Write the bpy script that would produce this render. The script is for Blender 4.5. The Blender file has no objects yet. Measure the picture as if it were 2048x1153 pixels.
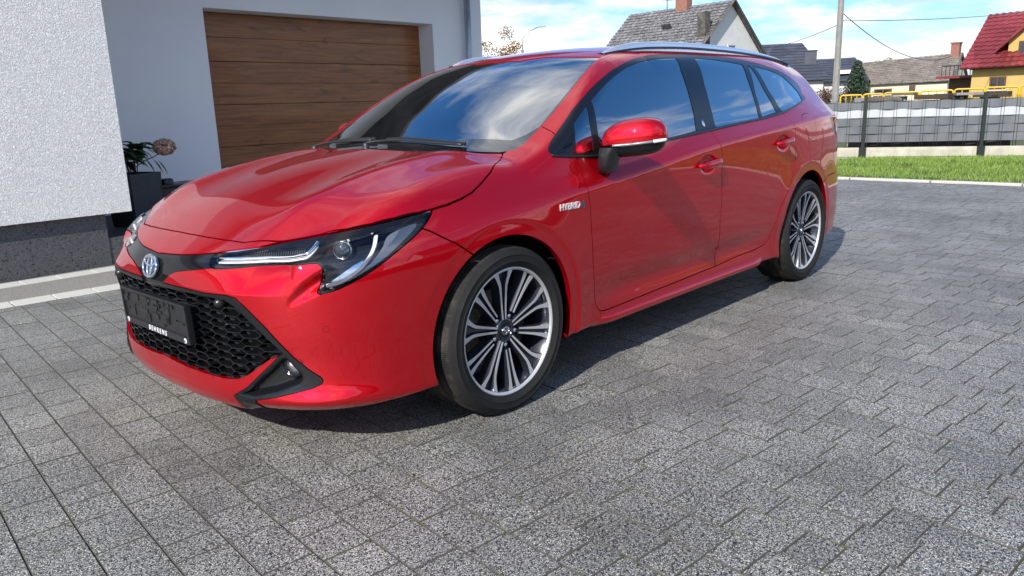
import bpy, bmesh, math, random
import numpy as np
from mathutils import Vector, Matrix, Euler

random.seed(7); RNG = np.random.default_rng(11)
scene = bpy.context.scene
COL = scene.collection

# ---------------------------------------------------------------- camera
cam_data = bpy.data.cameras.new('camera'); cam = bpy.data.objects.new('camera', cam_data); COL.objects.link(cam)
cam_data.sensor_fit = 'HORIZONTAL'; cam_data.sensor_width = 36.0
cam_data.lens = 36.0 * 1530.5 / 2048.0
cam_data.clip_start = .05; cam_data.clip_end = 2000
def _cam():
    yaw, pitch, roll = -.8211, -.2329, -.0333
    f = Vector((-math.sin(yaw) * math.cos(pitch), math.cos(yaw) * math.cos(pitch), math.sin(pitch)))
    r = Vector((math.cos(yaw), math.sin(yaw), 0)); u = r.cross(f)
    r2 = math.cos(roll) * r + math.sin(roll) * u; u2 = -math.sin(roll) * r + math.cos(roll) * u
    m = Matrix((r2, u2, -f)).transposed().to_4x4(); m.translation = Vector((-1.9766, -2.7299, 1.119))
    return m
cam.matrix_world = _cam()
scene.camera = cam
CAM = Vector((-1.9766, -2.7299, 1.119))

# ---------------------------------------------------------------- sun, sky, exposure
SUN_DIR = Vector((-1.30, -.34, 1.0)).normalized()          # towards the sun
sun_d = bpy.data.lights.new('sun', 'SUN'); sun_d.energy = 5.0; sun_d.angle = math.radians(.6); sun_d.color = (1, .955, .89)
sun = bpy.data.objects.new('sun', sun_d); COL.objects.link(sun)
sun.rotation_euler = (-SUN_DIR).to_track_quat('-Z', 'Y').to_euler(); sun.location = (-20, -5, 20)
world = bpy.data.worlds.new('World'); scene.world = world; world.use_nodes = True
wt = world.node_tree; wt.nodes.clear()
def wn(t, **k):
    n = wt.nodes.new(t)
    for a, b in k.items(): setattr(n, a, b)
    return n
wo = wn('ShaderNodeOutputWorld'); bg = wn('ShaderNodeBackground'); sky = wn('ShaderNodeTexSky')
sky.sky_type = 'NISHITA'; sky.sun_disc = False
sky.sun_elevation = math.asin(SUN_DIR.z); sky.sun_rotation = math.atan2(SUN_DIR.x, SUN_DIR.y)
sky.air_density = 1.0; sky.dust_density = .15; sky.ozone_density = 2.2
bg.inputs['Strength'].default_value = .135
tc = wn('ShaderNodeTexCoord'); sep = wn('ShaderNodeSeparateXYZ'); wt.links.new(tc.outputs['Generated'], sep.inputs[0])
def wmath(op, a, b=None, c=None):
    n = wn('ShaderNodeMath', operation=op)
    for i, v in enumerate((a, b, c)):
        if v is None: continue
        if isinstance(v, (int, float)): n.inputs[i].default_value = v
        else: wt.links.new(v, n.inputs[i])
    return n.outputs[0]
# clouds: a layer seen in perspective, noise thresholded into cumulus with grey bases
zz = wmath('ADD', wmath('MAXIMUM', sep.outputs['Z'], 0.0), .16)
px = wmath('DIVIDE', sep.outputs['X'], zz); py = wmath('DIVIDE', sep.outputs['Y'], zz)
cmb = wn('ShaderNodeCombineXYZ'); wt.links.new(px, cmb.inputs[0]); wt.links.new(py, cmb.inputs[1]); cmb.inputs[2].default_value = 3.7
def wnoise(scale, detail, rough, off=0., dist=0.):
    mp = wn('ShaderNodeMapping'); wt.links.new(cmb.outputs[0], mp.inputs[0]); mp.inputs['Location'].default_value = (off, off * .7, 0)
    n = wn('ShaderNodeTexNoise'); n.inputs['Scale'].default_value = scale; n.inputs['Detail'].default_value = detail; n.inputs['Roughness'].default_value = rough
    n.inputs['Distortion'].default_value = dist
    wt.links.new(mp.outputs[0], n.inputs['Vector']); return n.outputs['Fac']
def wramp(fac, stops):
    r = wn('ShaderNodeValToRGB'); e = r.color_ramp.elements
    while len(e) < len(stops): e.new(.5)
    for el, (p, c) in zip(e, stops): el.position = p; el.color = (*c, 1) if len(c) == 3 else c
    wt.links.new(fac, r.inputs[0]); return r.outputs[0]
n1 = wnoise(.75, 9, .56, 14.1, .25); n2 = wnoise(1.6, 8, .58, 17.9, .2)
band = wmath('MULTIPLY', wmath('SUBTRACT', 1.0, wmath('MINIMUM', wmath('MULTIPLY', wmath('ABSOLUTE', sep.outputs['Z']), 4.0), 1.0)), .12)   # more cloud towards the horizon
cov = wramp(wmath('ADD', wmath('ADD', wmath('MULTIPLY', n1, .75), wmath('MULTIPLY', n2, .25)), band), [(.495, (0, 0, 0)), (.60, (1, 1, 1))])
shade = wramp(n2, [(.34, (3.4, 4.0, 5.0)), (.46, (5.6, 6.0, 6.6)), (.62, (8.4, 8.35, 8.2))])
hs = wn('ShaderNodeHueSaturation'); hs.inputs['Saturation'].default_value = 1.30; hs.inputs['Value'].default_value = 1.15; wt.links.new(sky.outputs[0], hs.inputs['Color'])
tint = wn('ShaderNodeMix', data_type='RGBA', blend_type='MULTIPLY'); tint.inputs[0].default_value = 1; tint.inputs[7].default_value = (.98, .93, 1.0, 1); wt.links.new(hs.outputs[0], tint.inputs[6])
low = wramp(sep.outputs['Z'], [(.0, (.40, .50, .62)), (.10, (.55, .68, .82)), (.35, (1, 1, 1))])          # clear air low down is deeper blue than the model gives
tint2 = wn('ShaderNodeMix', data_type='RGBA', blend_type='MULTIPLY'); tint2.inputs[0].default_value = 1; wt.links.new(tint.outputs[2], tint2.inputs[6]); wt.links.new(low, tint2.inputs[7])
mix = wn('ShaderNodeMix', data_type='RGBA'); wt.links.new(cov, mix.inputs[0]); wt.links.new(tint2.outputs[2], mix.inputs[6]); wt.links.new(shade, mix.inputs[7])
wt.links.new(mix.outputs[2], bg.inputs['Color']); wt.links.new(bg.outputs[0], wo.inputs[0])
scene.view_settings.view_transform = 'Standard'; scene.view_settings.look = 'None'
scene.view_settings.exposure = 0.42; scene.view_settings.gamma = 1.0; scene.view_settings.use_curve_mapping = False
scene.render.engine = 'CYCLES'
scene.cycles.max_bounces = 8; scene.cycles.transparent_max_bounces = 16; scene.cycles.sample_clamp_indirect = 8

# ---------------------------------------------------------------- materials
MATS = {}
class NT:
    def __init__(s, name):
        s.m = bpy.data.materials.new(name); s.m.use_nodes = True; s.t = s.m.node_tree; s.t.nodes.clear()
        s.out = s.n('ShaderNodeOutputMaterial'); MATS[name] = s.m
    def n(s, t, **k):
        n = s.t.nodes.new(t)
        for a, b in k.items(): setattr(n, a, b)
        return n
    def l(s, a, b): s.t.links.new(a, b)
    def set(s, sock, v):
        if isinstance(v, bpy.types.NodeSocket): s.l(v, sock)
        elif isinstance(v, (tuple, list)) and len(v) == 3 and sock.type == 'RGBA': sock.default_value = (*v, 1)
        else: sock.default_value = v
    def pos(s): return s.n('ShaderNodeNewGeometry').outputs['Position']
    def obj(s): return s.n('ShaderNodeTexCoord').outputs['Object']
    def map(s, v, scale=(1, 1, 1), rot=(0, 0, 0), loc=(0, 0, 0)):
        m = s.n('ShaderNodeMapping'); s.l(v, m.inputs[0]); m.inputs['Scale'].default_value = scale; m.inputs['Rotation'].default_value = rot; m.inputs['Location'].default_value = loc
        return m.outputs[0]
    def noise(s, v, scale, detail=3, rough=.5, dist=0.):
        n = s.n('ShaderNodeTexNoise'); s.l(v, n.inputs['Vector'])
        for k, x in (('Scale', scale), ('Detail', detail), ('Roughness', rough), ('Distortion', dist)): n.inputs[k].default_value = x
        return n.outputs['Fac']
    def voro(s, v, scale, feature='F1', out='Distance'):
        n = s.n('ShaderNodeTexVoronoi', feature=feature); s.l(v, n.inputs['Vector']); n.inputs['Scale'].default_value = scale
        return n.outputs[out]
    def ramp(s, f, stops):
        r = s.n('ShaderNodeValToRGB'); e = r.color_ramp.elements
        while len(e) < len(stops): e.new(.5)
        for el, (p, c) in zip(e, stops):
            el.position = p; el.color = (c, c, c, 1) if isinstance(c, (int, float)) else (*c, 1)
        s.l(f, r.inputs[0]); return r.outputs[0]
    def math(s, op, a, b=None):
        n = s.n('ShaderNodeMath', operation=op); s.set(n.inputs[0], a)
        if b is not None: s.set(n.inputs[1], b)
        return n.outputs[0]
    def mix(s, f, a, b, blend='MIX'):
        n = s.n('ShaderNodeMix', data_type='RGBA', blend_type=blend); s.set(n.inputs[0], f); s.set(n.inputs[6], a); s.set(n.inputs[7], b); return n.outputs[2]
    def bump(s, h, strength=.5, dist=.01):
        b = s.n('ShaderNodeBump'); s.l(h, b.inputs['Height']); b.inputs['Strength'].default_value = strength; b.inputs['Distance'].default_value = dist; return b.outputs[0]
    def bsdf(s, color=(.5, .5, .5), rough=.5, metal=0., normal=None, **k):
        b = s.n('ShaderNodeBsdfPrincipled'); s.set(b.inputs['Base Color'], color); s.set(b.inputs['Roughness'], rough); s.set(b.inputs['Metallic'], metal)
        if normal is not None: s.l(normal, b.inputs['Normal'])
        for kk, v in k.items(): s.set(b.inputs[kk.replace('_', ' ')], v)
        s.l(b.outputs[0], s.out.inputs[0]); return b
def simple(name, color, rough=.5, metal=0., grain=.0, gscale=60, bump=0., **k):
    m = NT(name); p = m.obj(); c = color; nrm = None
    if grain or bump:
        f = m.noise(p, gscale, 4, .6)
        if grain: c = m.mix(m.ramp(f, [(.3, 0.), (.7, 1.)]), tuple(x * (1 - grain) for x in color), tuple(min(1, x * (1 + grain)) for x in color))
        if bump: nrm = m.bump(f, .6, bump)
    m.bsdf(c, rough, metal, nrm, **k); return m.m

# car paint: tinted flake layer under a clear coat
m = NT('red_paint'); p = m.obj()
fl = m.voro(p, 900, out='Color'); fn = m.n('ShaderNodeBump'); fn.inputs['Strength'].default_value = .03; fn.inputs['Distance'].default_value = .001
dust = m.noise(p, 3.5, 6, .6)
c = m.mix(m.ramp(dust, [(.35, 0.), (.8, .25)]), (.55, .0016, .009), (.52, .003, .012))
m.bsdf(c, .43, .76, None, Coat_Weight=1.0, Coat_Roughness=.008, Coat_IOR=1.5, Specular_IOR_Level=.0)
simple('black_gloss', (.006, .006, .007), .08, Specular_IOR_Level=.4)
simple('black_plastic', (.018, .018, .019), .42, grain=.25, gscale=300, bump=.0008)
simple('black_satin', (.012, .012, .013), .30)
simple('under_black', (.010, .010, .011), .75)
simple('liner_black', (.016, .016, .017), .8, grain=.4, gscale=25, bump=.006)
simple('chrome', (.80, .81, .83), .06, 1.0)
simple('silver_satin', (.62, .63, .65), .22, 1.0)
simple('silver_rail', (.78, .79, .81), .22, .75)
simple('sensor_ring', (.10, .002, .004), .4)
simple('silver_dim', (.22, .22, .23), .3, .3)
simple('silver_bright', (.72, .73, .75), .2, .3)
simple('trim_black', (.007, .007, .008), .18)
simple('lamp_dark', (.012, .012, .014), .2)
simple('lamp_silver', (.75, .76, .78), .14, .95)
simple('lamp_grey', (.32, .33, .35), .25, .6)
simple('drl_white', (.82, .83, .85), .25)
simple('projector_glass', (.05, .06, .07), .02, Coat_Weight=1.0, Specular_IOR_Level=1.0)
simple('fabric_grey', (.10, .10, .105), .9, grain=.3, gscale=400)
simple('interior_dark', (.022, .022, .024), .65, grain=.2, gscale=200)
simple('plate_white', (.8, .8, .8), .4)
simple('badge_blue', (.05, .10, .17), .1, .5, Coat_Weight=1.0)
simple('orange_lens', (.5, .16, .03), .2)
simple('red_lens', (.28, .006, .01), .08, Coat_Weight=1.0)
simple('brake_iron', (.22, .16, .12), .5, .6, grain=.4, gscale=30)
simple('hub_iron', (.06, .055, .05), .55, .7, grain=.3)
m = NT('wheel_face'); p = m.obj()
m.bsdf((.56, .56, .56), m.ramp(m.noise(p, 500, 2), [(.3, .34), (.7, .42)]), .55)
simple('wheel_dark', (.030, .033, .045), .25, .5, Coat_Weight=.6)
def rubber():
    m = NT('tyre_rubber'); p = m.obj()
    se = m.n('ShaderNodeSeparateXYZ'); m.l(p, se.inputs[0])
    ang = m.math('ARCTAN2', se.outputs['Z'], se.outputs['X'])
    r = m.math('SQRT', m.math('ADD', m.math('POWER', se.outputs['X'], 2.0), m.math('POWER', se.outputs['Z'], 2.0)))
    f = m.noise(p, 14, 6, .65); g = m.noise(p, 220, 3, .6)
    tread = m.ramp(r, [(.309, 0.), (.3125, 1.)])
    mud = m.math('MULTIPLY', tread, m.ramp(f, [(.46, 0.), (.68, .55)]))
    c = m.mix(m.ramp(g, [(.3, 0.), (.7, 1.)]), (.006, .006, .006), (.014, .0138, .0135))
    c = m.mix(mud, c, (.105, .082, .052))
    c = m.mix(m.math('MULTIPLY', m.ramp(m.noise(p, 7, 5, .6), [(.45, 0.), (.75, 1.)]), .35), c, (.032, .028, .024))
    lines = m.math('SINE', m.math('MULTIPLY', ang, 260.0))
    b = m.bump(m.math('ADD', m.math('MULTIPLY', m.math('MULTIPLY', lines, tread), .6), g), .5, .0015)
    m.bsdf(c, .78, 0, b, Specular_IOR_Level=.3); return m.m
rubber()
def glass(name, tint, refl=1.0, ior=1.5, base=.0):
    m = NT(name); tr = m.n('ShaderNodeBsdfTransparent'); tr.inputs[0].default_value = (*tint, 1)
    gl = m.n('ShaderNodeBsdfGlossy'); gl.inputs['Roughness'].default_value = .0; gl.inputs['Color'].default_value = (refl, refl, refl, 1)
    fr = m.n('ShaderNodeFresnel'); fr.inputs['IOR'].default_value = ior
    f = m.math('ADD', fr.outputs[0], base)
    f = m.math('MINIMUM', f, 1.0)
    mx = m.n('ShaderNodeMixShader'); m.l(f, mx.inputs[0]); m.l(tr.outputs[0], mx.inputs[1]); m.l(gl.outputs[0], mx.inputs[2]); m.l(mx.outputs[0], m.out.inputs[0])
    return m.m
glass('windscreen_glass', (.40, .45, .45), ior=1.9, base=.32)
glass('window_glass', (.14, .16, .16), ior=1.9, base=.28)
glass('privacy_glass', (.03, .033, .036), ior=1.9, base=.30)
glass('lamp_lens', (.93, .94, .95), ior=1.5)
simple('frit_black', (.006, .006, .007), .03, Coat_Weight=1.0, Coat_Roughness=.0, Coat_IOR=1.7)

# ---------------------------------------------------------------- object helpers
def link(name, me, mat=None, parent=None):
    o = bpy.data.objects.new(name, me); COL.objects.link(o)
    if mat is not None:
        for q in (mat if isinstance(mat, (list, tuple)) else [mat]): me.materials.append(MATS[q] if isinstance(q, str) else q)
    if parent is not None: o.parent = parent
    return o
def tag(o, label=None, cat=None, group=None, kind=None):
    if label: o['label'] = label
    if cat: o['category'] = cat
    if group: o['group'] = group
    if kind: o['kind'] = kind
    return o
def thing(name, label, cat, loc=(0, 0, 0), rz=0, group=None):
    o = bpy.data.objects.new(name, None); COL.objects.link(o); o.location = loc; o.rotation_euler = (0, 0, rz); o.empty_display_size = .2
    return tag(o, label, cat, group)
def mesh(name, V, F, mat=None, parent=None, smooth=False, N=None, mi=None):
    me = bpy.data.meshes.new(name)
    V = np.asarray(V, float)
    if isinstance(F, np.ndarray):
        n, k = F.shape
        me.vertices.add(len(V)); me.vertices.foreach_set('co', V.ravel())
        me.loops.add(n * k); me.loops.foreach_set('vertex_index', F.ravel().astype(np.int32))
        me.polygons.add(n); me.polygons.foreach_set('loop_start', (np.arange(n) * k).astype(np.int32))
        me.update(calc_edges=True); me.validate()
    else:
        me.from_pydata(V.tolist(), [], F)
    if smooth or N is not None: me.polygons.foreach_set('use_smooth', [True] * len(me.polygons))
    if mi is not None: me.polygons.foreach_set('material_index', list(mi))
    if N is not None: me.normals_split_custom_set_from_vertices(np.asarray(N, float).tolist())
    me.update()
    return link(name, me, mat, parent)
class MB:
    """collects primitives into one mesh"""
    def __init__(s): s.V = []; s.F = []; s.mi = []
    def add(s, V, F, mi=0):
        o = len(s.V); s.V += [tuple(v) for v in V]; s.F += [tuple(i + o for i in f) for f in F]; s.mi += [mi] * len(F)
    def box(s, c, d, rz=0, mi=0, bev=0., rot=None):
        x, y, z = (q / 2 for q in d)
        if bev > 0:
            b = bev; P = []
            for sz in (-1, 1):
                for (ix, iy) in ((1, 0), (0, 1)):
                    pass
            # chamfered box: 24 verts
            V = []
            for sx in (-1, 1):
                for sy in (-1, 1):
                    for sz in (-1, 1):
                        V += [(sx * (x - b), sy * (y - b), sz * z), (sx * x, sy * (y - b), sz * (z - b)), (sx * (x - b), sy * y, sz * (z - b))]
            bm = bmesh.new(); vs = [bm.verts.new(v) for v in V]; r = bmesh.ops.convex_hull(bm, input=vs)
            bm.verts.index_update(); V = [v.co[:] for v in bm.verts]; F = [[v.index for v in f.verts] for f in bm.faces]; bm.free()
        else:
            V = [(sx * x, sy * y, sz * z) for sx in (-1, 1) for sy in (-1, 1) for sz in (-1, 1)]
            F = [(0, 1, 3, 2), (4, 6, 7, 5), (0, 4, 5, 1), (2, 3, 7, 6), (0, 2, 6, 4), (1, 5, 7, 3)]
        R = rot if rot is not None else Matrix.Rotation(rz, 3, 'Z')
        s.add([Vector(c) + R @ Vector(v) for v in V], F, mi)
    def prism(s, poly, o, ex, ey, ez, mi=0):
        """polygon (2D) on axes ex, ey from origin o, extruded by ez"""
        o = Vector(o); ex = Vector(ex); ey = Vector(ey); ez = Vector(ez); n = len(poly)
        V = [o + ex * a + ey * b for a, b in poly] + [o + ex * a + ey * b + ez for a, b in poly]
        s.add(V, [tuple(range(n))[::-1], tuple(range(n, 2 * n))] + [(i, (i + 1) % n, n + (i + 1) % n, n + i) for i in range(n)], mi)
    def tube(s, pts, r, n=8, mi=0, cap=True, up=None):
        pts = [Vector(p) for p in pts]; rs = r if isinstance(r, list) else [r] * len(pts); rings = []
        prev = None
        for i, p in enumerate(pts):
            t = (pts[min(i + 1, len(pts) - 1)] - pts[max(i - 1, 0)]).normalized()
            if prev is None:
                a = Vector((0, 0, 1)) if abs(t.z) < .9 else Vector((1, 0, 0)); u = t.cross(a).normalized()
            else: u = (prev - t * prev.dot(t)).normalized()
            prev = u; v = t.cross(u); rr = rs[i]; ra, rb = rr if isinstance(rr, tuple) else (rr, rr)
            rings.append([p + u * math.cos(2 * math.pi * k / n) * ra + v * math.sin(2 * math.pi * k / n) * rb for k in range(n)])
        V = [q for R in rings for q in R]; F = []
        for i in range(len(rings) - 1):
            for k in range(n): F.append((i * n + k, i * n + (k + 1) % n, (i + 1) * n + (k + 1) % n, (i + 1) * n + k))
        if cap: F += [tuple(range(n))[::-1], tuple(range((len(rings) - 1) * n, len(rings) * n))]
        s.add(V, F, mi)
    def lathe(s, prof, n=32, axis='z', c=(0, 0, 0), mi=0, a0=0, a1=2 * math.pi, closed=True):
        V = []; F = []; full = abs(a1 - a0 - 2 * math.pi) < 1e-6; m_ = n if full else n + 1
        for k in range(m_):
            a = a0 + (a1 - a0) * k / n; ca, sa = math.cos(a), math.sin(a)
            for r, h in prof:
                if axis == 'z': V.append((c[0] + r * ca, c[1] + r * sa, c[2] + h))
                else: V.append((c[0] + r * ca, c[1] + h, c[2] + r * sa))
        q = len(prof)
        for k in range(n):
            k2 = (k + 1) % m_
            for j in range(q - 1):
                f = (k * q + j, k2 * q + j, k2 * q + j + 1, k * q + j + 1)
                F.append(f if axis == 'z' else f[::-1])
        s.add(V, F, mi)
    def build(s, name, mat, parent=None, smooth=False, angle=None):
        me = bpy.data.meshes.new(name); me.from_pydata([tuple(v) for v in s.V], [], s.F)
        me.polygons.foreach_set('material_index', s.mi)
        if smooth: me.polygons.foreach_set('use_smooth', [True] * len(me.polygons))
        if angle: me.polygons.foreach_set('use_smooth', [True] * len(me.polygons)); me.set_sharp_from_angle(angle=math.radians(angle))
        me.update(); return link(name, me, mat, parent)
def text_mesh(name, body, size, mat, parent, M, extrude=.001, shear=0., bold=0., spacing=1.0):
    cu = bpy.data.curves.new(name, 'FONT'); cu.body = body; cu.size = size; cu.extrude = extrude; cu.align_x = 'CENTER'; cu.align_y = 'CENTER'
    cu.shear = shear; cu.offset = bold; cu.space_character = spacing
    t = bpy.data.objects.new(name, cu); COL.objects.link(t); bpy.context.view_layer.update()
    me = bpy.data.meshes.new_from_object(t.evaluated_get(bpy.context.evaluated_depsgraph_get()))
    bpy.data.objects.remove(t); o = link(name, me, mat, None); o.matrix_world = M
    if parent is not None: o.parent = parent
    return o

# ---------------------------------------------------------------- setting materials
m = NT('paver_stone'); p = m.pos()
f1 = m.noise(p, 120, 3, .8, .6); f2 = m.voro(p, 110); f3 = m.noise(p, 1.3, 5, .6); f4 = m.noise(p, 60, 3, .6); obr = m.n('ShaderNodeObjectInfo').outputs['Random']
sp = m.mix(.35, m.ramp(f1, [(.45, 0.), (.56, 1.)]), m.ramp(f2, [(.15, 1.), (.45, 0.)]))
c = m.mix(sp, (.012, .0125, .0125), (.335, .335, .315))
c = m.mix(m.ramp(m.noise(p, 260, 1), [(.60, 0.), (.66, .85)]), c, (.78, .75, .68))
tone = m.ramp(f3, [(.32, .66), (.60, 1.10)])
c = m.mix(1.0, c, tone, 'MULTIPLY')
at = m.n('ShaderNodeAttribute', attribute_name='tone'); at.attribute_type = 'GEOMETRY'
c = m.mix(1.0, c, m.mix(1.0, at.outputs['Color'], m.mix(obr, (.95, .95, .95), (1.05, 1.045, 1.03)), 'MULTIPLY'), 'MULTIPLY')
spot = m.ramp(m.noise(p, 2.6, 4, .55), [(.66, 0.), (.76, .55)]); c = m.mix(spot, c, (.035, .034, .033))
warm = m.ramp(m.noise(m.map(p, loc=(3, 1, 0)), 1.1, 3, .5), [(.60, 0.), (.75, .22)]); c = m.mix(warm, c, m.mix(1.0, c, (1.15, 1.02, .78), 'MULTIPLY'))
dots = m.ramp(m.voro(m.map(p, loc=(.3, .7, 0)), 3.1), [(.055, .55), (.085, 0.)]); c = m.mix(m.math('MULTIPLY', dots, m.ramp(m.noise(p, 90, 2), [(.35, 0.), (.6, 1.)])), c, (.02, .02, .019))
m.bsdf(c, m.ramp(f1, [(.3, .50), (.7, .68)]), 0, m.bump(m.math('ADD', f1, m.math('MULTIPLY', f4, .5)), .9, .0032), Specular_IOR_Level=.5)
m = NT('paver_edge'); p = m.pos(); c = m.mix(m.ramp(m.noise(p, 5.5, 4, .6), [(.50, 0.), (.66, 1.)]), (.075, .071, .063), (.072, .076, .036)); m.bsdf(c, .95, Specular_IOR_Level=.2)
m = NT('joint_sand'); p = m.pos(); f = m.noise(p, 180, 4, .6)
moss = m.ramp(m.noise(p, 5.5, 4, .6), [(.52, 0.), (.66, 1.)])
c = m.mix(m.ramp(f, [(.3, 0.), (.7, 1.)]), (.035, .032, .028), (.085, .078, .066)); c = m.mix(m.math('MULTIPLY', moss, .7), c, (.030, .036, .010)); m.bsdf(c, .95, 0, m.bump(f, .8, .004))
m = NT('pale_paver'); p = m.pos(); f1 = m.noise(p, 260, 3, .7); c = m.mix(m.ramp(f1, [(.35, 0.), (.65, 1.)]), (.34, .33, .29), (.58, .57, .52)); m.bsdf(c, .8, 0, m.bump(f1, .7, .002))
m = NT('border_gravel'); p = m.pos(); f1 = m.noise(p, 150, 4, .7); c = m.mix(m.ramp(f1, [(.35, 0.), (.65, 1.)]), (.11, .105, .095), (.30, .285, .25)); m.bsdf(c, .9, 0, m.bump(f1, .8, .006))
m = NT('white_render'); p = m.pos()
g1 = m.noise(p, 62, 3, .6, 1.6); g2 = m.voro(p, 130); big = m.noise(p, .8, 3, .5)
h = m.math('ADD', m.math('MULTIPLY', m.ramp(g1, [(.42, 0.), (.56, 1.)]), 1.0), m.math('MULTIPLY', g2, .3))
c = m.mix(m.ramp(big, [(.3, 0.), (.7, 1.)]), (.89, .885, .85), (.92, .915, .89)); m.bsdf(c, .92, 0, m.bump(h, .9, .0065))
m = NT('smooth_render'); p = m.pos(); g1 = m.noise(p, 160, 4, .6); c = m.mix(m.ramp(m.noise(p, 1.2, 4, .55), [(.3, 0.), (.7, 1.)]), (.76, .77, .79), (.81, .82, .83)); m.bsdf(c, .92, 0, m.bump(g1, .5, .002))
m = NT('dark_mosaic'); p = m.pos(); v = m.voro(p, 160, out='Color'); pits = m.ramp(m.noise(m.map(p, scale=(1, 1, 1.8)), 38, 3, .6), [(.36, 1.), (.42, 0.)])
c = m.mix(m.ramp(v, [(.2, 0.), (.8, 1.)]), (.050, .052, .058), (.105, .106, .110)); c = m.mix(pits, c, (.012, .012, .013)); m.bsdf(c, .7, 0, m.bump(m.noise(p, 180, 3, .6), .7, .003))
def wood():
    m = NT('door_wood'); p = m.pos(); q = m.map(p, scale=(.55, 1, 9.0))
    g = m.noise(q, 2.4, 9, .68, 1.4); g2 = m.noise(m.map(p, scale=(1.2, 1, 70)), 3.0, 5, .6, .5); kn = m.noise(m.map(p, scale=(1.1, 1, 3.2), loc=(2, 0, 1)), 1.9, 3, .5, 2.2)
    c = m.mix(m.ramp(g, [(.30, 0.), (.70, 1.)]), (.14, .045, .011), (.42, .155, .036))
    c = m.mix(m.math('MULTIPLY', m.ramp(g2, [(.35, 0.), (.7, 1.)]), .45), c, (.085, .028, .008))
    c = m.mix(m.ramp(kn, [(.62, 0.), (.74, .6)]), c, (.045, .018, .006)); m.bsdf(c, .42, 0, m.bump(g2, .25, .001), Coat_Weight=.15); return m.m
wood()
simple('zinc_pipe', (.36, .39, .43), .38, .55, grain=.12, gscale=8)
simple('anthracite', (.030, .034, .042), .6, grain=.2, gscale=40)
simple('anthracite_frame', (.012, .013, .015), .4)
simple('lantern_glass', (.035, .038, .045), .08)
simple('leaf_green', (.030, .060, .016), .55, grain=.5, gscale=30)
simple('leaf_lime', (.22, .34, .05), .55)
simple('bloom_pink', (.42, .19, .16), .8, grain=.35, gscale=90)
simple('bloom_cream', (.48, .36, .20), .8, grain=.3, gscale=90)
simple('stem_brown', (.05, .035, .02), .8)
simple('fence_green', (.010, .016, .015), .45)
m = NT('strip_grey'); p = m.pos(); c = m.mix(m.ramp(m.noise(p, 2.2, 4, .6), [(.3, 0.), (.7, 1.)]), (.10, .11, .122), (.15, .16, .172)); m.bsdf(c, .45, 0, None)
m = NT('strip_white'); p = m.pos(); c = m.mix(m.ramp(m.noise(p, 2.2, 4, .6), [(.3, 0.), (.7, 1.)]), (.40, .42, .44), (.48, .50, .52)); m.bsdf(c, .45, 0, None)
simple('concrete_pale', (.42, .40, .32), .9, grain=.18, gscale=5, bump=.004)
simple('concrete_pole', (.22, .215, .20), .9, grain=.2, gscale=4)
simple('barrier_yellow', (.62, .38, .015), .45)
simple('cable_black', (.02, .02, .02), .6)
simple('wall_cream', (.58, .54, .40), .9, grain=.1, gscale=2)
simple('wall_white', (.62, .62, .60), .9, grain=.06, gscale=2)
simple('wall_yellow', (.50, .35, .12), .9, grain=.08, gscale=2)
simple('window_dark', (.02, .022, .026), .06, Coat_Weight=1.0)
simple('frame_brown', (.10, .05, .025), .5)
simple('frame_white', (.6, .6, .6), .5)
simple('curtain', (.45, .45, .45), .9)
def tiles(name, a, b, c3=None, rough=.75, sx=3.2, metal=0.):
    m = NT(name); p = m.obj(); v = m.voro(m.map(p, scale=(sx, sx, sx)), 1.0, out='Color'); n = m.noise(p, 1.1, 5, .65); n2 = m.noise(p, 9, 3, .6)
    c = m.mix(m.ramp(v, [(.15, 0.), (.85, 1.)]), a, b)
    if c3: c = m.mix(m.ramp(n2, [(.50, 0.), (.68, .85)]), c, c3)
    c = m.mix(1.0, c, m.ramp(n, [(.3, .78), (.7, 1.15)]), 'MULTIPLY')
    m.bsdf(c, rough, 0, None); return m.m
tiles('tiles_old', (.085, .082, .088), (.15, .145, .15), (.36, .35, .34), .85, 3.0)
tiles('tiles_brown', (.13, .11, .095), (.22, .19, .165), (.30, .27, .24), .9, 3.0)
tiles('tiles_dark', (.040, .044, .062), (.060, .065, .088), None, .5, .6)
tiles('tiles_house', (.075, .078, .088), (.13, .135, .15), None, .45, 4.0)
tiles('tiles_red', (.17, .026, .030), (.24, .042, .045), None, .38, .9)
simple('brick_red', (.25, .115, .085), .9, grain=.3, gscale=14)
simple('verge_board', (.085, .075, .065), .85, grain=.7, gscale=3)
m = NT('grass_blade'); p = m.pos(); n = m.noise(p, 1.4, 4, .6); n2 = m.noise(p, 25, 2)
c = m.mix(m.ramp(n, [(.35, 0.), (.65, 1.)]), (.09, .175, .02), (.19, .29, .045)); c = m.mix(m.ramp(n2, [(.5, 0.), (.8, .8)]), c, (.30, .34, .08)); m.bsdf(c, .6, 0, None, Subsurface_Weight=0.0)
m = NT('soil_green'); p = m.pos(); n = m.noise(p, 3, 6, .7); c = m.mix(m.ramp(n, [(.4, 0.), (.6, 1.)]), (.06, .05, .03), (.06, .095, .02)); m.bsdf(c, .95, 0, m.bump(n, .8, .03))
m = NT('field_ground'); p = m.pos(); n = m.noise(p, .15, 6, .7); c = m.mix(m.ramp(n, [(.4, 0.), (.6, 1.)]), (.07, .085, .03), (.10, .10, .05)); m.bsdf(c, .95)
m = NT('road_asphalt'); p = m.pos(); n = m.noise(p, 60, 4, .7); c = m.mix(m.ramp(n, [(.3, 0.), (.7, 1.)]), (.045, .045, .047), (.075, .074, .072)); m.bsdf(c, .85)

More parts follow.
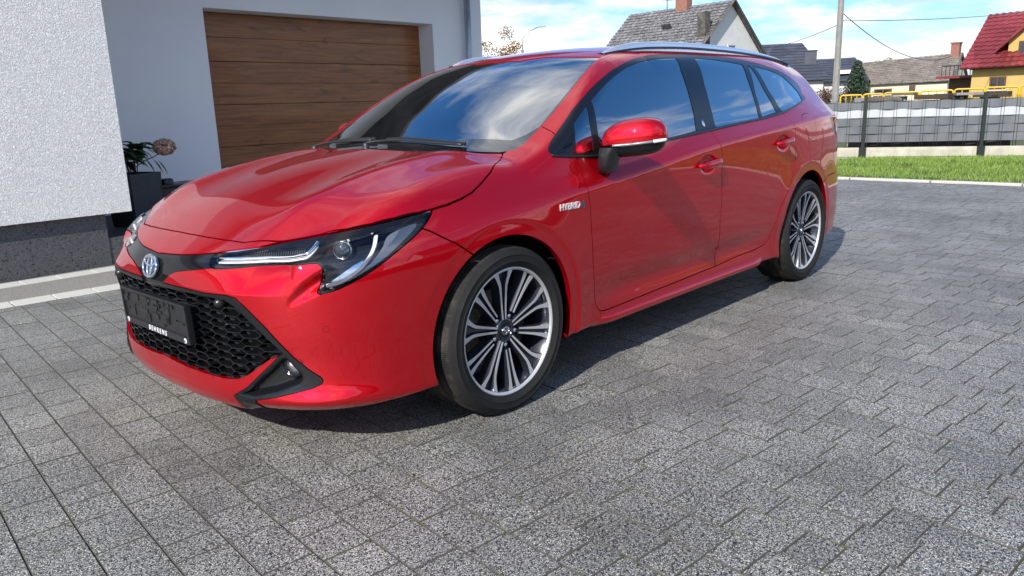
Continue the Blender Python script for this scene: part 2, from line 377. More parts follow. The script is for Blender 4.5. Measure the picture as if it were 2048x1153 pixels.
# ---------------------------------------------------------------- ground and paving
ground = mesh('ground', [(-700, -700, -.045), (700, -700, -.045), (700, 700, -.045), (-700, 700, -.045)], [(0, 1, 2, 3)], 'field_ground'); tag(ground, kind='structure')
yard = mesh('paved_yard', [(-9, -9.0, -.0055), (8.86, -9.0, -.0055), (8.86, 9.0, -.0055), (-9, 9.0, -.0055)], [(0, 1, 2, 3)], 'joint_sand'); tag(yard, kind='structure')
ANG = math.radians(-5.6); ca, sa = math.cos(ANG), math.sin(ANG)
PW = .1415; LENS = [.1055, .1415, .1770, .2120]; gap = .0022
def paver_mesh(L, tone, k):
    x, y = (PW - gap) / 2, (L - gap) / 2; b = .0022
    V = [(-x, -y, -.012), (x, -y, -.012), (x, y, -.012), (-x, y, -.012), (-x, -y, -.0035), (x, -y, -.0035), (x, y, -.0035), (-x, y, -.0035), (-x + b, -y + b, 0), (x - b, -y + b, 0), (x - b, y - b, 0), (-x + b, y - b, 0)]
    F = [(0, 1, 5, 4), (1, 2, 6, 5), (2, 3, 7, 6), (3, 0, 4, 7), (4, 5, 9, 8), (5, 6, 10, 9), (6, 7, 11, 10), (7, 4, 8, 11), (8, 9, 10, 11)]
    return V, F
items = []; rr = random.Random(5)
for c_ in range(-60, 72):
    u = c_ * PW; v = -9.6 + rr.random() * .2
    while v < 9.2:
        L = rr.choice(LENS); vm = v + L / 2; v += L
        x = u * ca - vm * sa; y = u * sa + vm * ca
        if not (-5.5 < x < 8.78 and -8.6 < y < (2.76 - .082 * (x + .4) if x < 1.75 else 5.38 if x < 6.2 else 8.5)): continue
        items.append((x, y, L, rr.gauss(0, .0006), rr.gauss(0, .003), rr.gauss(0, .003), min(max(rr.gauss(1, .055), .82), 1.16)))
# ones the photograph shows largest: near the camera and inside its view
Mi = cam.matrix_world.inverted()
def seen(x, y):
    q = Mi @ Vector((x, y, 0))
    if q.z > -.3: return None
    px_ = q.x / -q.z * 1530.5 / 1024; py_ = q.y / -q.z * 1530.5 / 576.5
    return (q.length if abs(px_) < 1.03 and abs(py_) < 1.06 else None)
vis = []
for i, it in enumerate(items):
    d = seen(it[0], it[1]); under = (-.55 < it[0] < 3.4 and abs(it[1]) < .75)
    if d and not under: vis.append((d, i))
vis.sort(); big = set(i for _, i in vis[:300])
pm = {}
def add_tone(me, vals):
    at_ = me.attributes.new('tone', 'FLOAT_COLOR', 'POINT'); at_.data.foreach_set('color', np.repeat(np.array(vals, float)[:, None], 4, 1).ravel())
rest = MB(); rt = []
for i, (x, y, L, dz, tx, ty, tn) in enumerate(items):
    if i in big:
        key = (L, round(tn * 12))
        if key not in pm:
            V, F = paver_mesh(L, tn, 0); me = bpy.data.meshes.new('paver'); me.from_pydata(V, [], F); me.materials.append(MATS['paver_stone']); me.materials.append(MATS['paver_edge']); me.polygons.foreach_set('material_index', [1] * 8 + [0]); add_tone(me, [tn] * len(V)); pm[key] = me
        o = bpy.data.objects.new('paver', pm[key]); COL.objects.link(o); o.location = (x, y, dz); o.rotation_euler = (tx, ty, ANG); o.parent = yard
    else:
        V, F = paver_mesh(L, tn, 0); R = Matrix.Translation((x, y, dz)) @ Euler((tx, ty, ANG)).to_matrix().to_4x4(); rest.add([R @ Vector(v) for v in V], F); rest.mi[-9:-1] = [1] * 8; rt += [tn] * len(V)
o = rest.build('paver_field', ['paver_stone', 'paver_edge'], yard); add_tone(o.data, rt); tag(o, kind='stuff')
# border by the house: two rows of pale setts with a grey band between
def line_y(x, y0, s): return y0 + s * x
border = mesh('border_path', [(-6, 2.76 + .45, -.004), (1.72, 2.58, -.004), (1.72, 3.66, -.004), (-6, 3.66, -.004)], [(0, 1, 2, 3)], 'border_gravel'); tag(border, kind='structure')
setts = 0
for (ya, sl_, w) in ((3.505, -.095 * .35, .17), (2.79, -.085, .185)):
    x = -3.2; prev = None
    while x < 1.6:
        L = .24; y = ya + sl_ * (x + .3); mb = MB()
        mb.box((0, 0, -.003), (L - .006, w, .012), bev=.003)
        if prev is None: tmp_ = mb.build('pale_sett_source', 'pale_paver', border); prev = tmp_.data; bpy.data.objects.remove(tmp_)
        o = bpy.data.objects.new('pale_sett', prev); COL.objects.link(o); o.parent = border; o.location = (x, y, 0); o.rotation_euler = (0, 0, math.atan(sl_)); x += L
# far edge: pale kerb, verge
mb = MB()
for k in range(24): mb.box((8.90, -9 + k * 1.0 + .5, .0), (.10, .985, .05), bev=.006)
kerb_me = MB(); kerb_me.box((0, 0, 0), (.09, .985, .05), bev=.006)
for k in range(20):
    if k == 0: kd = kerb_me.build('kerb_stone', 'pale_paver', yard); kd.location = (8.90, -9 + .5, 0)
    else: o = bpy.data.objects.new('kerb_stone', kd.data); COL.objects.link(o); o.parent = yard; o.location = (8.90, -8.5 + k, 0)
verge = mesh('verge', [(8.95, -14, -.006), (22, -14, -.006), (22, 14, -.006), (8.95, 14, -.006)], [(0, 1, 2, 3)], 'soil_green'); tag(verge, kind='structure')
n = 110000; gx = 8.98 + RNG.random(n) ** .9 * 4.9; gy = -9.0 + RNG.random(n) * 15.5; gh = .022 + RNG.random(n) * .035 + .03 * (gx > 12.1) * RNG.random(n)
thin = np.sin(gx * 3.1 + np.sin(gy * 2.3) * 2) * np.sin(gy * 4.7) > .55; keep = (~thin) | (RNG.random(n) < .35); keep &= (gx > 9.35) | (RNG.random(n) < .45); gx, gy, gh = gx[keep], gy[keep], gh[keep]; n = len(gx)
a = RNG.random(n) * 6.283; w = .004 + RNG.random(n) * .004; lx, ly = RNG.normal(0, .018, n), RNG.normal(0, .018, n)
V = np.stack([np.stack([gx - np.cos(a) * w, gy - np.sin(a) * w, np.full(n, -.004)], 1), np.stack([gx + np.cos(a) * w, gy + np.sin(a) * w, np.full(n, -.004)], 1), np.stack([gx + lx, gy + ly, gh], 1)], 1).reshape(-1, 3)
tag(mesh('grass', V, np.arange(3 * n).reshape(-1, 3), 'grass_blade'), 'short bright green lawn between the pale kerb and the slatted fence', 'grass', kind='stuff')

# ---------------------------------------------------------------- the house with the garage
house = thing('house', 'white rendered modern house with wooden sectional garage door in its recessed wall', 'house', (2, 5, 0))
def hbox(name, x0, x1, y0, y1, z0, z1, mat, parent=house, bev=0.):
    mb = MB(); mb.box(((x0 + x1) / 2, (y0 + y1) / 2, (z0 + z1) / 2), (x1 - x0, y1 - y0, z1 - z0), bev=bev); o = mb.build(name, mat, None); o.parent = parent; o.location = -Vector(parent.location); return o
WX = .433; GY = 5.20
hbox('front_wall', -9, WX, 3.612, GY + 3, .409, 3.6, 'white_render')
hbox('front_plinth', -9, WX - .19, 3.655, GY + 3, -.05, .409, 'dark_mosaic')
hbox('stoop', WX - .188, 1.55, 3.66, GY - .004, -.05, .212, 'dark_mosaic')
DX0, DX1, DZ = 2.02, 5.17, 2.21; REV = .28; GX1 = 6.085
hbox('garage_wall', WX + .002, DX0, GY, GY + 3, -.05, 3.6, 'smooth_render')
hbox('garage_wall', DX1, GX1, GY, GY + 6, -.05, 3.6, 'smooth_render')
hbox('garage_lintel', DX0 + .001, DX1 - .001, GY + .0, GY + 3, DZ, 3.6, 'smooth_render')
gd = bpy.data.objects.new('garage_door', None); COL.objects.link(gd); gd.parent = house; gd.location = -Vector(house.location)
for zt_, zl_ in ((2.205, 1.70), (1.70, 1.24), (1.24, .78), (.78, .32), (.32, -.03)):
    for half in (0, 1):
        zm = (zt_ + zl_) / 2; z1, z0 = (zt_ - .0018, zm + .0006) if half == 0 else (zm - .0006, zl_ + .0018)
        mb = MB(); mb.box(((DX0 + DX1) / 2, GY + REV + .02, (z0 + z1) / 2), (DX1 - DX0, .04, z1 - z0), bev=.003); o = mb.build('door_panel', 'door_wood', gd)
mb = MB(); mb.box(((DX0 + DX1) / 2, GY + REV + .05, 1.0), (DX1 - DX0, .02, 2.6)); mb.build('door_backing', 'anthracite_frame', gd)
mb = MB(); px_ = 5.74; mb.tube([(px_, GY - .085, -.02), (px_, GY - .085, 3.3)], .045, 20)
for zz_ in (.5, 1.6, 2.7): mb.lathe([(.0455, -.02), (.049, -.018), (.049, .018), (.0455, .02)], 20, c=(px_, GY - .085, zz_)); mb.box((px_, GY - .03, zz_), (.02, .07, .02))
o = mb.build('downpipe', 'zinc_pipe', house, smooth=True); o.location = -Vector(house.location); tag(o)
# roof with rows of dark tiles
rf = bpy.data.objects.new('roof', None); COL.objects.link(rf); rf.parent = house; rf.location = -Vector(house.location)
mb = MB(); ez = 3.45; nrow = 14
for k in range(nrow):
    y0 = 3.50 + k * .30; z0 = ez + k * .21
    V = [(-9.4, y0, z0 + .035), (6.5, y0, z0 + .035), (6.5, y0 + .31, z0 + .225), (-9.4, y0 + .31, z0 + .225), (-9.4, y0, z0), (6.5, y0, z0)]
    mb.add(V, [(0, 1, 2, 3), (4, 5, 1, 0)])
mb.add([(-9.4, 3.50, 3.44), (6.5, 3.50, 3.44), (6.5, 8.5, 3.44), (-9.4, 8.5, 3.44), (6.5, 7.70, 6.4)], [(0, 3, 2, 1), (1, 2, 4)])
mb.add([(-9.4, 7.70, 6.4), (6.5, 7.70, 6.4), (6.5, 11.5, 3.5), (-9.4, 11.5, 3.5)], [(0, 1, 2, 3)])
mb.build('roof_tiles', 'tiles_house', rf)
mb = MB(); mb.lathe([(.06, 0), (.06, 16)], 12, a0=math.pi * .0, a1=math.pi); 
mb.V = [(v[2] - 9.5, 3.44 + v[0], 3.46 - v[1]) for v in mb.V]; mb.build('gutter', 'zinc_pipe', rf, smooth=True)

# flower pot with hydrangea
pot = thing('flower_pot', 'tall dark grey planter holding a hydrangea beside the white wall corner', 'planter', (.705, 4.22, .213))
mb = MB(); h_ = .45; V = []
for zz_, s in ((0, .135), (.01, .14), (h_ - .02, .165), (h_, .165), (h_, .150), (h_ - .04, .146)):
    for kx, ky in ((-1, -1), (1, -1), (1, 1), (-1, 1)):
        V.append((kx * s, ky * s, zz_))
F = [(0, 3, 2, 1)] + [(i * 4 + j, i * 4 + (j + 1) % 4, (i + 1) * 4 + (j + 1) % 4, (i + 1) * 4 + j) for i in range(5) for j in range(4)]
mb.add(V, F); mb.build('pot_shell', 'anthracite', pot); mb = MB(); mb.box((0, 0, h_ - .06), (.29, .29, .02)); mb.build('pot_soil', 'stem_brown', pot)
pot.rotation_euler = (0, 0, .35)
def leaf(mb, p, d, L, w, droop=.3, up=Vector((0, 0, 1))):
    d = d.normalized(); s = d.cross(up).normalized(); n_ = s.cross(d); pts = []
    for t, ww in ((0, 0.05), (.3, .9), (.6, 1.), (.85, .5), (1, 0.02)):
        c_ = p + d * (L * t) - n_ * 0 + Vector((0, 0, -droop * L * t * t)); pts.append((c_ - s * w * ww / 2 + n_ * w * .12 * ww, c_, c_ + s * w * ww / 2 + n_ * w * .12 * ww))
    V = [q for r in pts for q in r]; F = []
    for i in range(4):
        for j in range(2): F.append((i * 3 + j, i * 3 + j + 1, (i + 1) * 3 + j + 1, (i + 1) * 3 + j))
    mb.add(V, F)
hyd = thing('hydrangea', 'leafy hydrangea with one large pink bloom growing in the tall grey planter', 'plant', (.705, 4.22, .63))
rr = random.Random(4); st_ = MB(); tips = []
for k in range(9):
    a = rr.uniform(0, 6.28); tip = Vector((math.cos(a) * rr.uniform(.03, .15) - .02, math.sin(a) * .12, rr.uniform(.14, .33))); b0 = Vector((math.cos(a) * .04, math.sin(a) * .04, 0)); st_.tube([b0, (b0 + tip) / 2 + Vector((0, 0, .04)), tip], .004, 5); tips.append(tip)
btip = Vector((.27, -.03, .20)); st_.tube([(.02, 0, 0), (.04, 0, .08), (.12, -.01, .13), (.20, -.02, .16), btip], .0045, 6); st_.build('stem', 'stem_brown', hyd, smooth=True)
for k in range(84):
    t = tips[k % len(tips)]; a = rr.uniform(0, 6.28); p_ = t * rr.uniform(.7, 1.0); mb = MB(); leaf(mb, p_, Vector((math.cos(a), math.sin(a), rr.uniform(-.25, .45))), rr.uniform(.11, .16), rr.uniform(.06, .085), rr.uniform(.1, .6)); mb.build('leaf', 'leaf_lime' if k in (3, 12) else 'leaf_green', hyd, smooth=True)
for dx, dz in ((.12, .15), (.19, .14), (.23, .13)):
    mb = MB(); leaf(mb, Vector((dx, -.02, dz)), Vector((.3, -.2, -.5)), .12, .06, .3); mb.build('leaf', 'leaf_green', hyd, smooth=True)
mb = MB(); bc = btip + Vector((.03, 0, .04))
for k in range(420):
    v = Vector((rr.gauss(0, 1), rr.gauss(0, 1), rr.gauss(0, 1))).normalized(); q = bc + Vector((v.x * .095, v.y * .09, v.z * .070)) * rr.uniform(.88, 1.04); s = v.cross(Vector((.3, .2, 1))).normalized(); t2 = v.cross(s); r_ = rr.uniform(.010, .016)
    a = rr.uniform(0, 1.5)
    P = [q + (s * math.cos(a + j * 1.5708) + t2 * math.sin(a + j * 1.5708)) * r_ + v * rr.uniform(0, .006) for j in range(4)]; mb.add(P, [(0, 1, 2, 3)], 0 if rr.random() < .6 else 1)
o = mb.build('bloom', ['bloom_pink', 'bloom_cream'], hyd)
# lantern
lan = thing('lantern', 'black metal floor lantern with glass sides standing next to the grey planter', 'lantern', (1.10, 4.30, .213))
w_, d_, h_ = .44, .28, .315
mb = MB(); mb.box((0, 0, .012), (w_, d_, .024)); mb.build('lantern_base', 'anthracite_frame', lan)
mb = MB(); mb.box((0, 0, h_), (w_ + .03, d_ + .03, .018)); mb.build('lantern_lid', 'anthracite_frame', lan)
mb = MB(); mb.lathe([(0, .05), (.055, .048), (.062, .040), (.062, 0)], 24, c=(-.08, 0, h_ + .009)); mb.build('lantern_cap', 'anthracite_frame', lan, smooth=True)
for sx in (-1, 1):
    for sy in (-1, 1): mb = MB(); mb.box((sx * (w_ / 2 - .01), sy * (d_ / 2 - .01), h_ / 2), (.02, .02, h_ - .02)); mb.build('lantern_post', 'anthracite_frame', lan)
for sy in (-1, 1): mb = MB(); mb.box((0, sy * (d_ / 2 - .012), h_ / 2), (w_ - .04, .004, h_ - .04)); mb.build('lantern_pane', 'lantern_glass', lan)
for sx in (-1, 1): mb = MB(); mb.box((sx * (w_ / 2 - .012), 0, h_ / 2), (.004, d_ - .04, h_ - .04)); mb.build('lantern_pane', 'lantern_glass', lan)
lan.rotation_euler = (0, 0, .12)

# ---------------------------------------------------------------- fence along the verge
FD_ = Vector((13.28 - 12.55, .37 - 2.08, 0)).normalized(); FN = Vector((-FD_.y, FD_.x, 0)); FN = -FN if FN.x > 0 else FN
P0_ = Vector((12.55, 2.08, 0)); span = 1.857
def fpt(s, n_, z): return P0_ + FD_ * s + FN * n_ + Vector((0, 0, z))
fence = thing('fence', 'dark green panel fence woven with grey and white privacy strips on a pale concrete base', 'fence', tuple(P0_), math.atan2(FD_.y, FD_.x))
def fb(mb, s0, s1, n0, n1, z0, z1): mb.box(((s0 + s1) / 2, (n0 + n1) / 2, (z0 + z1) / 2), (s1 - s0, n1 - n0, z1 - z0))
rr = random.Random(9)
ROWS = [(.853, .990, 'strip_grey'), (.713, .850, 'strip_white'), (.573, .710, 'strip_grey'), (.433, .570, 'strip_grey'), (.293, .430, 'strip_grey')]
sgn_n = 1 if (Matrix.Rotation(math.atan2(FD_.y, FD_.x), 3, 'Z') @ Vector((0, 1, 0))).dot(FN) > 0 else -1
for j in range(-4, 5):
    s0 = j * span
    mb = MB(); fb(mb, s0 - .028, s0 + .028, -.02, .03, 0, 1.09); mb.build('fence_post', 'fence_green', fence)
    mb = MB(); mb.box((s0, .005, 1.095), (.066, .06, .012)); mb.build('post_cap', 'fence_green', fence)
    mb = MB(); fb(mb, s0 - .055, s0 + .055, -.045, .045, -.02, .205); mb.build('post_shoe', 'fence_green', fence)
    mb = MB(); mb.box((s0 + span / 2, 0, .095), (span - .12, .05, .20), bev=.008); mb.build('concrete_base', 'concrete_pale', fence)
    mb = MB(); mb.box((s0 + span / 2, .032 * sgn_n, .095), (span - .24, .014, .13), bev=.005); mb.build('base_panel', 'concrete_pale', fence)
    # wires
    mb = MB(); nw = 8
    for k in range(nw + 1):
        for dd in (-.022, .022): s = s0 + .04 + (span - .08) * k / nw + dd; mb.box((s, 0, .61), (.005, .026, .84))
    for zz_ in (.285, .43, .57, .71, .85, .99):
        for nn in (-.006, .006): mb.box((s0 + span / 2, nn, zz_), (span - .06, .004, .004))
    for k in range(37): mb.box((s0 + .04 + (span - .08) * k / 36, 0, 1.015), (.004, .004, .06))
    tag(mb.build('fence_wires', 'fence_green', fence), kind='stuff')
    for zi, (z0, z1, mt) in enumerate(ROWS):
        ncell = 8; V = []; F = []; ph = (zi + j) % 2; jit = rr.uniform(-.004, .004)
        for k in range(ncell * 3 + 1):
            s = s0 + .035 + (span - .07) * k / (ncell * 3); c_ = (k // 3 + ph) % 2; f_ = (k % 3) / 3.; side_ = math.sin((k / 3. + ph) * math.pi) ; side_ = math.copysign(abs(side_) ** .4, side_) if abs(side_) > 1e-3 else 0
            q = .011 * side_ + .05 * ((k % 3) - 1) * 0; wob = .004 * math.sin(s * 2.1 + zi) + jit
            V += [(s, q, z0 + wob), (s, q, z1 + wob)]
        F = [(k * 2, k * 2 + 2, k * 2 + 3, k * 2 + 1) for k in range(ncell * 3)]
        o = mesh('privacy_strip', V, F, mt, fence); sm = o.modifiers.new('thickness', 'SOLIDIFY'); sm.thickness = .003

# yellow barriers behind the fence
def at_dist(az, d, z=0): a = math.radians(az); return Vector((CAM.x + d * math.cos(a), CAM.y + d * math.sin(a), z))
bars_ = [(18.55, 19.9), (17.3, 18.5), (15.2, 17.25), (13.3, 15.15), (11.6, 13.25), (9.8, 11.55), (8.0, 9.75)]
NM = ['behind the spruce', 'below the spruce, second from the left', 'in front of the long barn wall', 'before the barn doorway with rubble behind', 'below the covered porch', 'below the yellow house window', 'at the right edge of the photo']
b0 = None
for k, (a0_, a1_) in enumerate(bars_):
    k0_ = k; A = at_dist(a0_, 17.5); B = at_dist(a1_, 17.5); Lb = (B - A).length; ang = math.atan2((B - A).y, (B - A).x)
    t = thing('barrier', 'yellow tubular crowd barrier ' + NM[k], 'barrier', tuple((A + B) / 2), ang, 'yellow barriers behind the fence')
    T_ = 1.115 + .07 * k0_ / 6
    mb = MB(); r = .04; L2 = Lb / 2 - .005
    mb.tube([(-L2, 0, .25), (-L2, 0, T_ - r), (-L2 + r * .3, 0, T_ - r * .3), (-L2 + r, 0, T_), (L2 - r, 0, T_), (L2 - r * .3, 0, T_ - r * .3), (L2, 0, T_ - r), (L2, 0, .25), (-L2, 0, .25)], .017, 8); mb.build('frame', 'barrier_yellow', t, smooth=True)
    nb_ = max(4, int(Lb / .125))
    for q in range(1, nb_): mb = MB(); mb.tube([(-L2 + 2 * L2 * q / nb_, 0, .26), (-L2 + 2 * L2 * q / nb_, 0, T_ - .01)], .009, 5); mb.build('bar', 'barrier_yellow', t)
    for sx in (-1, 1): mb = MB(); mb.box((sx * (L2 - .2), 0, .13), (.04, .5, .04)); mb.box((sx * (L2 - .2), 0, .2), (.03, .03, .14)); mb.build('foot', 'barrier_yellow', t)

# ---------------------------------------------------------------- houses in the distance
def quad_rows(mb, A, B, D, C, n, lip, wave=0, seg=1):
    """A-B ridge, C-D eave (A above D, B above C): courses that overlap; optional pan-tile waves"""
    A, B, C, D = map(Vector, (A, B, C, D)); nrm = (B - A).cross(D - A).normalized(); nrm = -nrm if nrm.z < 0 else nrm
    for i in range(n):
        t0, t1 = i / n, (i + 1) / n
        a, b = A.lerp(D, t0), B.lerp(C, t0); d, c_ = A.lerp(D, t1 + .15 / n), B.lerp(C, t1 + .15 / n)
        V = []; 
        for k in range(seg + 1):
            s = k / seg; w_ = (wave * (.5 + .5 * math.cos(k * math.pi)) if wave else 0)
            V += [a.lerp(b, s) + nrm * w_, d.lerp(c_, s) + nrm * (lip + w_), d.lerp(c_, s) + nrm * (w_ * 0)]
        F = []
        for k in range(seg): F += [(k * 3, k * 3 + 1, k * 3 + 4, k * 3 + 3), (k * 3 + 1, k * 3 + 2, k * 3 + 5, k * 3 + 4)]
        mb.add(V, F)
def far_house(name, label, RA, RB, EA, EB, wall, roof, rows, lip, inset=.35, wave=0, seg=1, base=0., hipR=0., gable=True):
    """RA-RB ridge left to right, EA-EB the eave that faces the camera"""
    RA, RB, EA, EB = map(Vector, (RA, RB, EA, EB))
    h = thing(name, label, 'house', ((EA + EB) / 2).to_tuple()[:2] + (0,)); off = -Vector(h.location)
    FA = Vector((2 * RA.x - EA.x, 2 * RA.y - EA.y, EA.z)); FB = Vector((2 * RB.x - EB.x, 2 * RB.y - EB.y, EB.z))
    if hipR: FB = EB + (FA - EA)
    mb = MB(); quad_rows(mb, RA, RB, EA, EB, rows, lip, wave, seg); quad_rows(mb, RB, RA, FB, FA, max(4, rows // 3), lip)
    if hipR: mb.add([RB, EB, FB], [(0, 1, 2)])
    mb.add([RA + Vector((0, 0, -.08)), RB + Vector((0, 0, -.08)), EB + Vector((0, 0, -.06)), EA + Vector((0, 0, -.06)), FA + Vector((0, 0, -.06)), FB + Vector((0, 0, -.06))], [(0, 3, 2, 1), (0, 1, 5, 4)])
    o = mb.build('roof', roof, h); o.location = off
    e = (EB - EA).normalized(); g_ = (FA - EA); gn = Vector((g_.x, g_.y, 0)).normalized()
    a = EA + e * inset + gn * inset; b = EB - e * inset + gn * inset; c_ = FB - e * inset - gn * inset; d = FA + e * inset - gn * inset
    zt = [EA.z + (RA.z - EA.z) * inset / max((RA - EA).to_2d().length, .1) - .12] * 4
    P = [Vector((q.x, q.y, base)) for q in (a, b, c_, d)]; Q = [Vector((q.x, q.y, z_)) for q, z_ in zip((a, b, c_, d), zt)]
    V = P + Q; F = [(0, 1, 5, 4), (1, 2, 6, 5), (2, 3, 7, 6), (3, 0, 4, 7)]
    if gable:
        ga = (a + d) / 2; gb = (b + c_) / 2; V += [Vector((ga.x, ga.y, RA.z - .14)), Vector((gb.x, gb.y, RB.z - .14))]; F += [(4, 7, 8)] + ([(6, 5, 9)] if not hipR else [])
    o = mesh('wall', V, F, wall, h); o.location = off
    return h, a, b, e, gn, FA, FB, c_
def win(h, P, e, w, hh, frame='frame_brown', out=None, pane='window_dark', bars=1):
    """window: P lower left corner on the wall, e along the wall, out = outward normal"""
    P = Vector(P); n_ = Vector(out).normalized(); off = -Vector(h.location); t = .09
    mb = MB(); z_ = Vector((0, 0, 1))
    for a_, b_, c_, d_ in ((0, w, 0, t), (0, w, hh - t, hh), (0, t, t, hh - t), (w - t, w, t, hh - t)) + (((w / 2 - t / 2, w / 2 + t / 2, t, hh - t),) if bars else ()):
        mb.prism([(a_, c_), (b_, c_), (b_, d_), (a_, d_)], P - n_ * .02, e, z_, n_ * .08)
    f = mb.build('window', frame, h); f.location = off
    mb = MB(); mb.prism([(t, t), (w - t, t), (w - t, hh - t), (t, hh - t)], P, e, z_, n_ * .03); mb.build('pane', pane, f)
    mb = MB(); mb.prism([(-.08, -.06), (w + .08, -.06), (w + .08, 0), (-.08, 0)], P, e, z_, n_ * .14); mb.build('sill', 'frame_white', f); return f
def chimney(h, c_, w, d, z0, z1, rz, mat, cap='concrete_pole', capz=.12):
    off = -Vector(h.location); mb = MB(); mb.box((c_[0], c_[1], (z0 + z1) / 2), (w, d, z1 - z0), rz); o = mb.build('chimney', mat, h); o.location = off
    mb = MB(); mb.box((c_[0], c_[1], z1 + capz / 2), (w + .12, d + .12, capz), rz); mb.build('chimney_cap', cap, o)
# old house with the stepped grey tiles
h, a, b, e, gn, FA, FB, cc = far_house('gable_house', 'old house with mottled grey tiled roof, brick chimney and white gable wall above the car', (48.1, 30.93, 7.42), (47.04, 22.22, 7.42), (43.60, 31.48, 3.5), (42.57, 22.77, 3.5), 'wall_white', 'tiles_old', 19, .075, .25, .05, 34)
off = -Vector(h.location); rzg = math.radians(83)
chimney(h, (47.3, 26.1), .95, .6, 6.2, 7.95, rzg, 'brick_red', 'brick_red')
mb = MB(); mb.box((45.55, 26.35, 6.0), (.7, .5, .12), rzg, rot=Matrix.Rotation(rzg, 3, 'Z') @ Matrix.Rotation(math.radians(41), 3, 'X')); o = mb.build('roof_hatch', 'window_dark', h); o.location = off
mb = MB(); mb.box((44.6, 23.05, 4.6), (.62, .55, 4.0), rzg); o = mb.build('soot_chimney', 'verge_board', h); o.location = off
gdir = Vector((.9925, -.122, 0)); gout = Vector((-.122, -.9925, 0))
win(h, Vector((46.5, 22.35, 3.9)) + gout * .02, gdir, .95, .75, 'frame_white', gout, bars=0)
for s_ in (-1, 1):
    A = Vector((47.04, 22.22, 7.45)); B = A + gdir * 4.55 * s_ + Vector((0, 0, -3.95)); mb = MB(); mb.tube([A + gout * .05, B + gout * .05], .09, 4); o = mb.build('verge_board', 'verge_board', h); o.location = off
# aerial and lightning rod on the ridge
mb = MB(); mb.tube([(47.6, 27.6, 7.4), (47.6, 27.6, 8.7)], .03, 5)
for k in range(5): mb.tube([(47.6, 27.6, 8.0 + k * .12), (47.6 + .05, 27.2, 8.0 + k * .12)], .015, 4); mb.tube([(47.6, 27.6, 8.0 + k * .12), (47.6, 28.0, 8.0 + k * .12)], .015, 4)
o = mb.build('aerial', 'cable_black', h); o.location = off
# dark-roofed houses
h, a, b, e, gn, FA, FB, cc = far_house('dark_roof_house', 'house with smooth dark blue-grey metal tile roof next to the old gable house', (60.0, 31.4, 5.5), (62.7, 24.05, 5.42), (56.6, 28.6, 2.45), (59.7, 20.4, 2.35), 'wall_white', 'tiles_dark', 13, .05, .4, 0, 1, hipR=1)
off = -Vector(h.location); chimney(h, (61.0, 22.6), .9, .7, 2.6, 4.62, math.radians(-66), 'tiles_dark', 'tiles_dark', .06)
mb = MB(); mb.box((56.3, 23.6, 2.45), (2.6, 1.6, .16), math.radians(-66)); o = mb.build('porch_roof', 'concrete_pale', h); o.location = off
h, a, b, e, gn, FA, FB, cc = far_house('dark_roof_house', 'smaller house with dark grey hipped roof and a white skylight behind the power pole', (66.0, 24.6, 4.2), (66.9, 21.2, 4.2), (61.6, 23.3, 2.25), (62.8, 18.55, 2.2), 'wall_white', 'tiles_dark', 10, .05, .4, 0, 1, hipR=1)
off = -Vector(h.location); mb = MB(); mb.box((63.3, 20.7, 2.95), (.6, .9, .3), math.radians(20)); o = mb.build('skylight', 'frame_white', h); o.location = off
# long barn
h, a, b, e, gn, FA, FB, cc = far_house('long_barn', 'long low barn with weathered brown tiled roof and cream wall left of the yellow house', (68.06, 21.14, 3.73), (70.1, 13.87, 4.15), (64.40, 19.5, 1.86), (66.1, 13.6, 1.95), 'wall_cream', 'tiles_brown', 14, .07, .2, .04, 40)
for px_s, w_, z_, hh_ in ((.6, 1.3, 1.05, .45), (3.1, .45, 1.15, .55)): win(h, a + e * px_s + Vector((0, 0, z_ - a.z)), e, w_, hh_, 'frame_brown', -gn)
chimney(h, (69.6, 14.3), .7, .6, 3.6, 4.85, 0, 'brick_red', 'brick_red')
# yellow house
h, a, b, e, gn, FA, FB, cc = far_house('yellow_house', 'yellow house with glossy red tiled roof and a gabled dormer at the right edge', (51.4, 8.38, 5.39), (49.5, -1.4, 5.39), (46.73, 8.57, 2.33), (44.8, -1.2, 2.33), 'wall_yellow', 'tiles_red', 13, .06, .5, .06, 56)
off = -Vector(h.location)
win(h, a + e * .95 + Vector((0, 0, 1.15 - a.z)), e, .8, .68, 'frame_brown', -gn)
win(h, a + e * 4.6 + Vector((0, 0, 1.15 - a.z)), e, .9, .68, 'frame_brown', -gn)
mb = MB(); mb.tube([a.lerp(b, 0) - gn * .42 + Vector((0, 0, 2.28 - a.z)), b - gn * .42 + Vector((0, 0, 2.28 - b.z))], .06, 6); o = mb.build('eaves_gutter', 'frame_brown', h); o.location = off
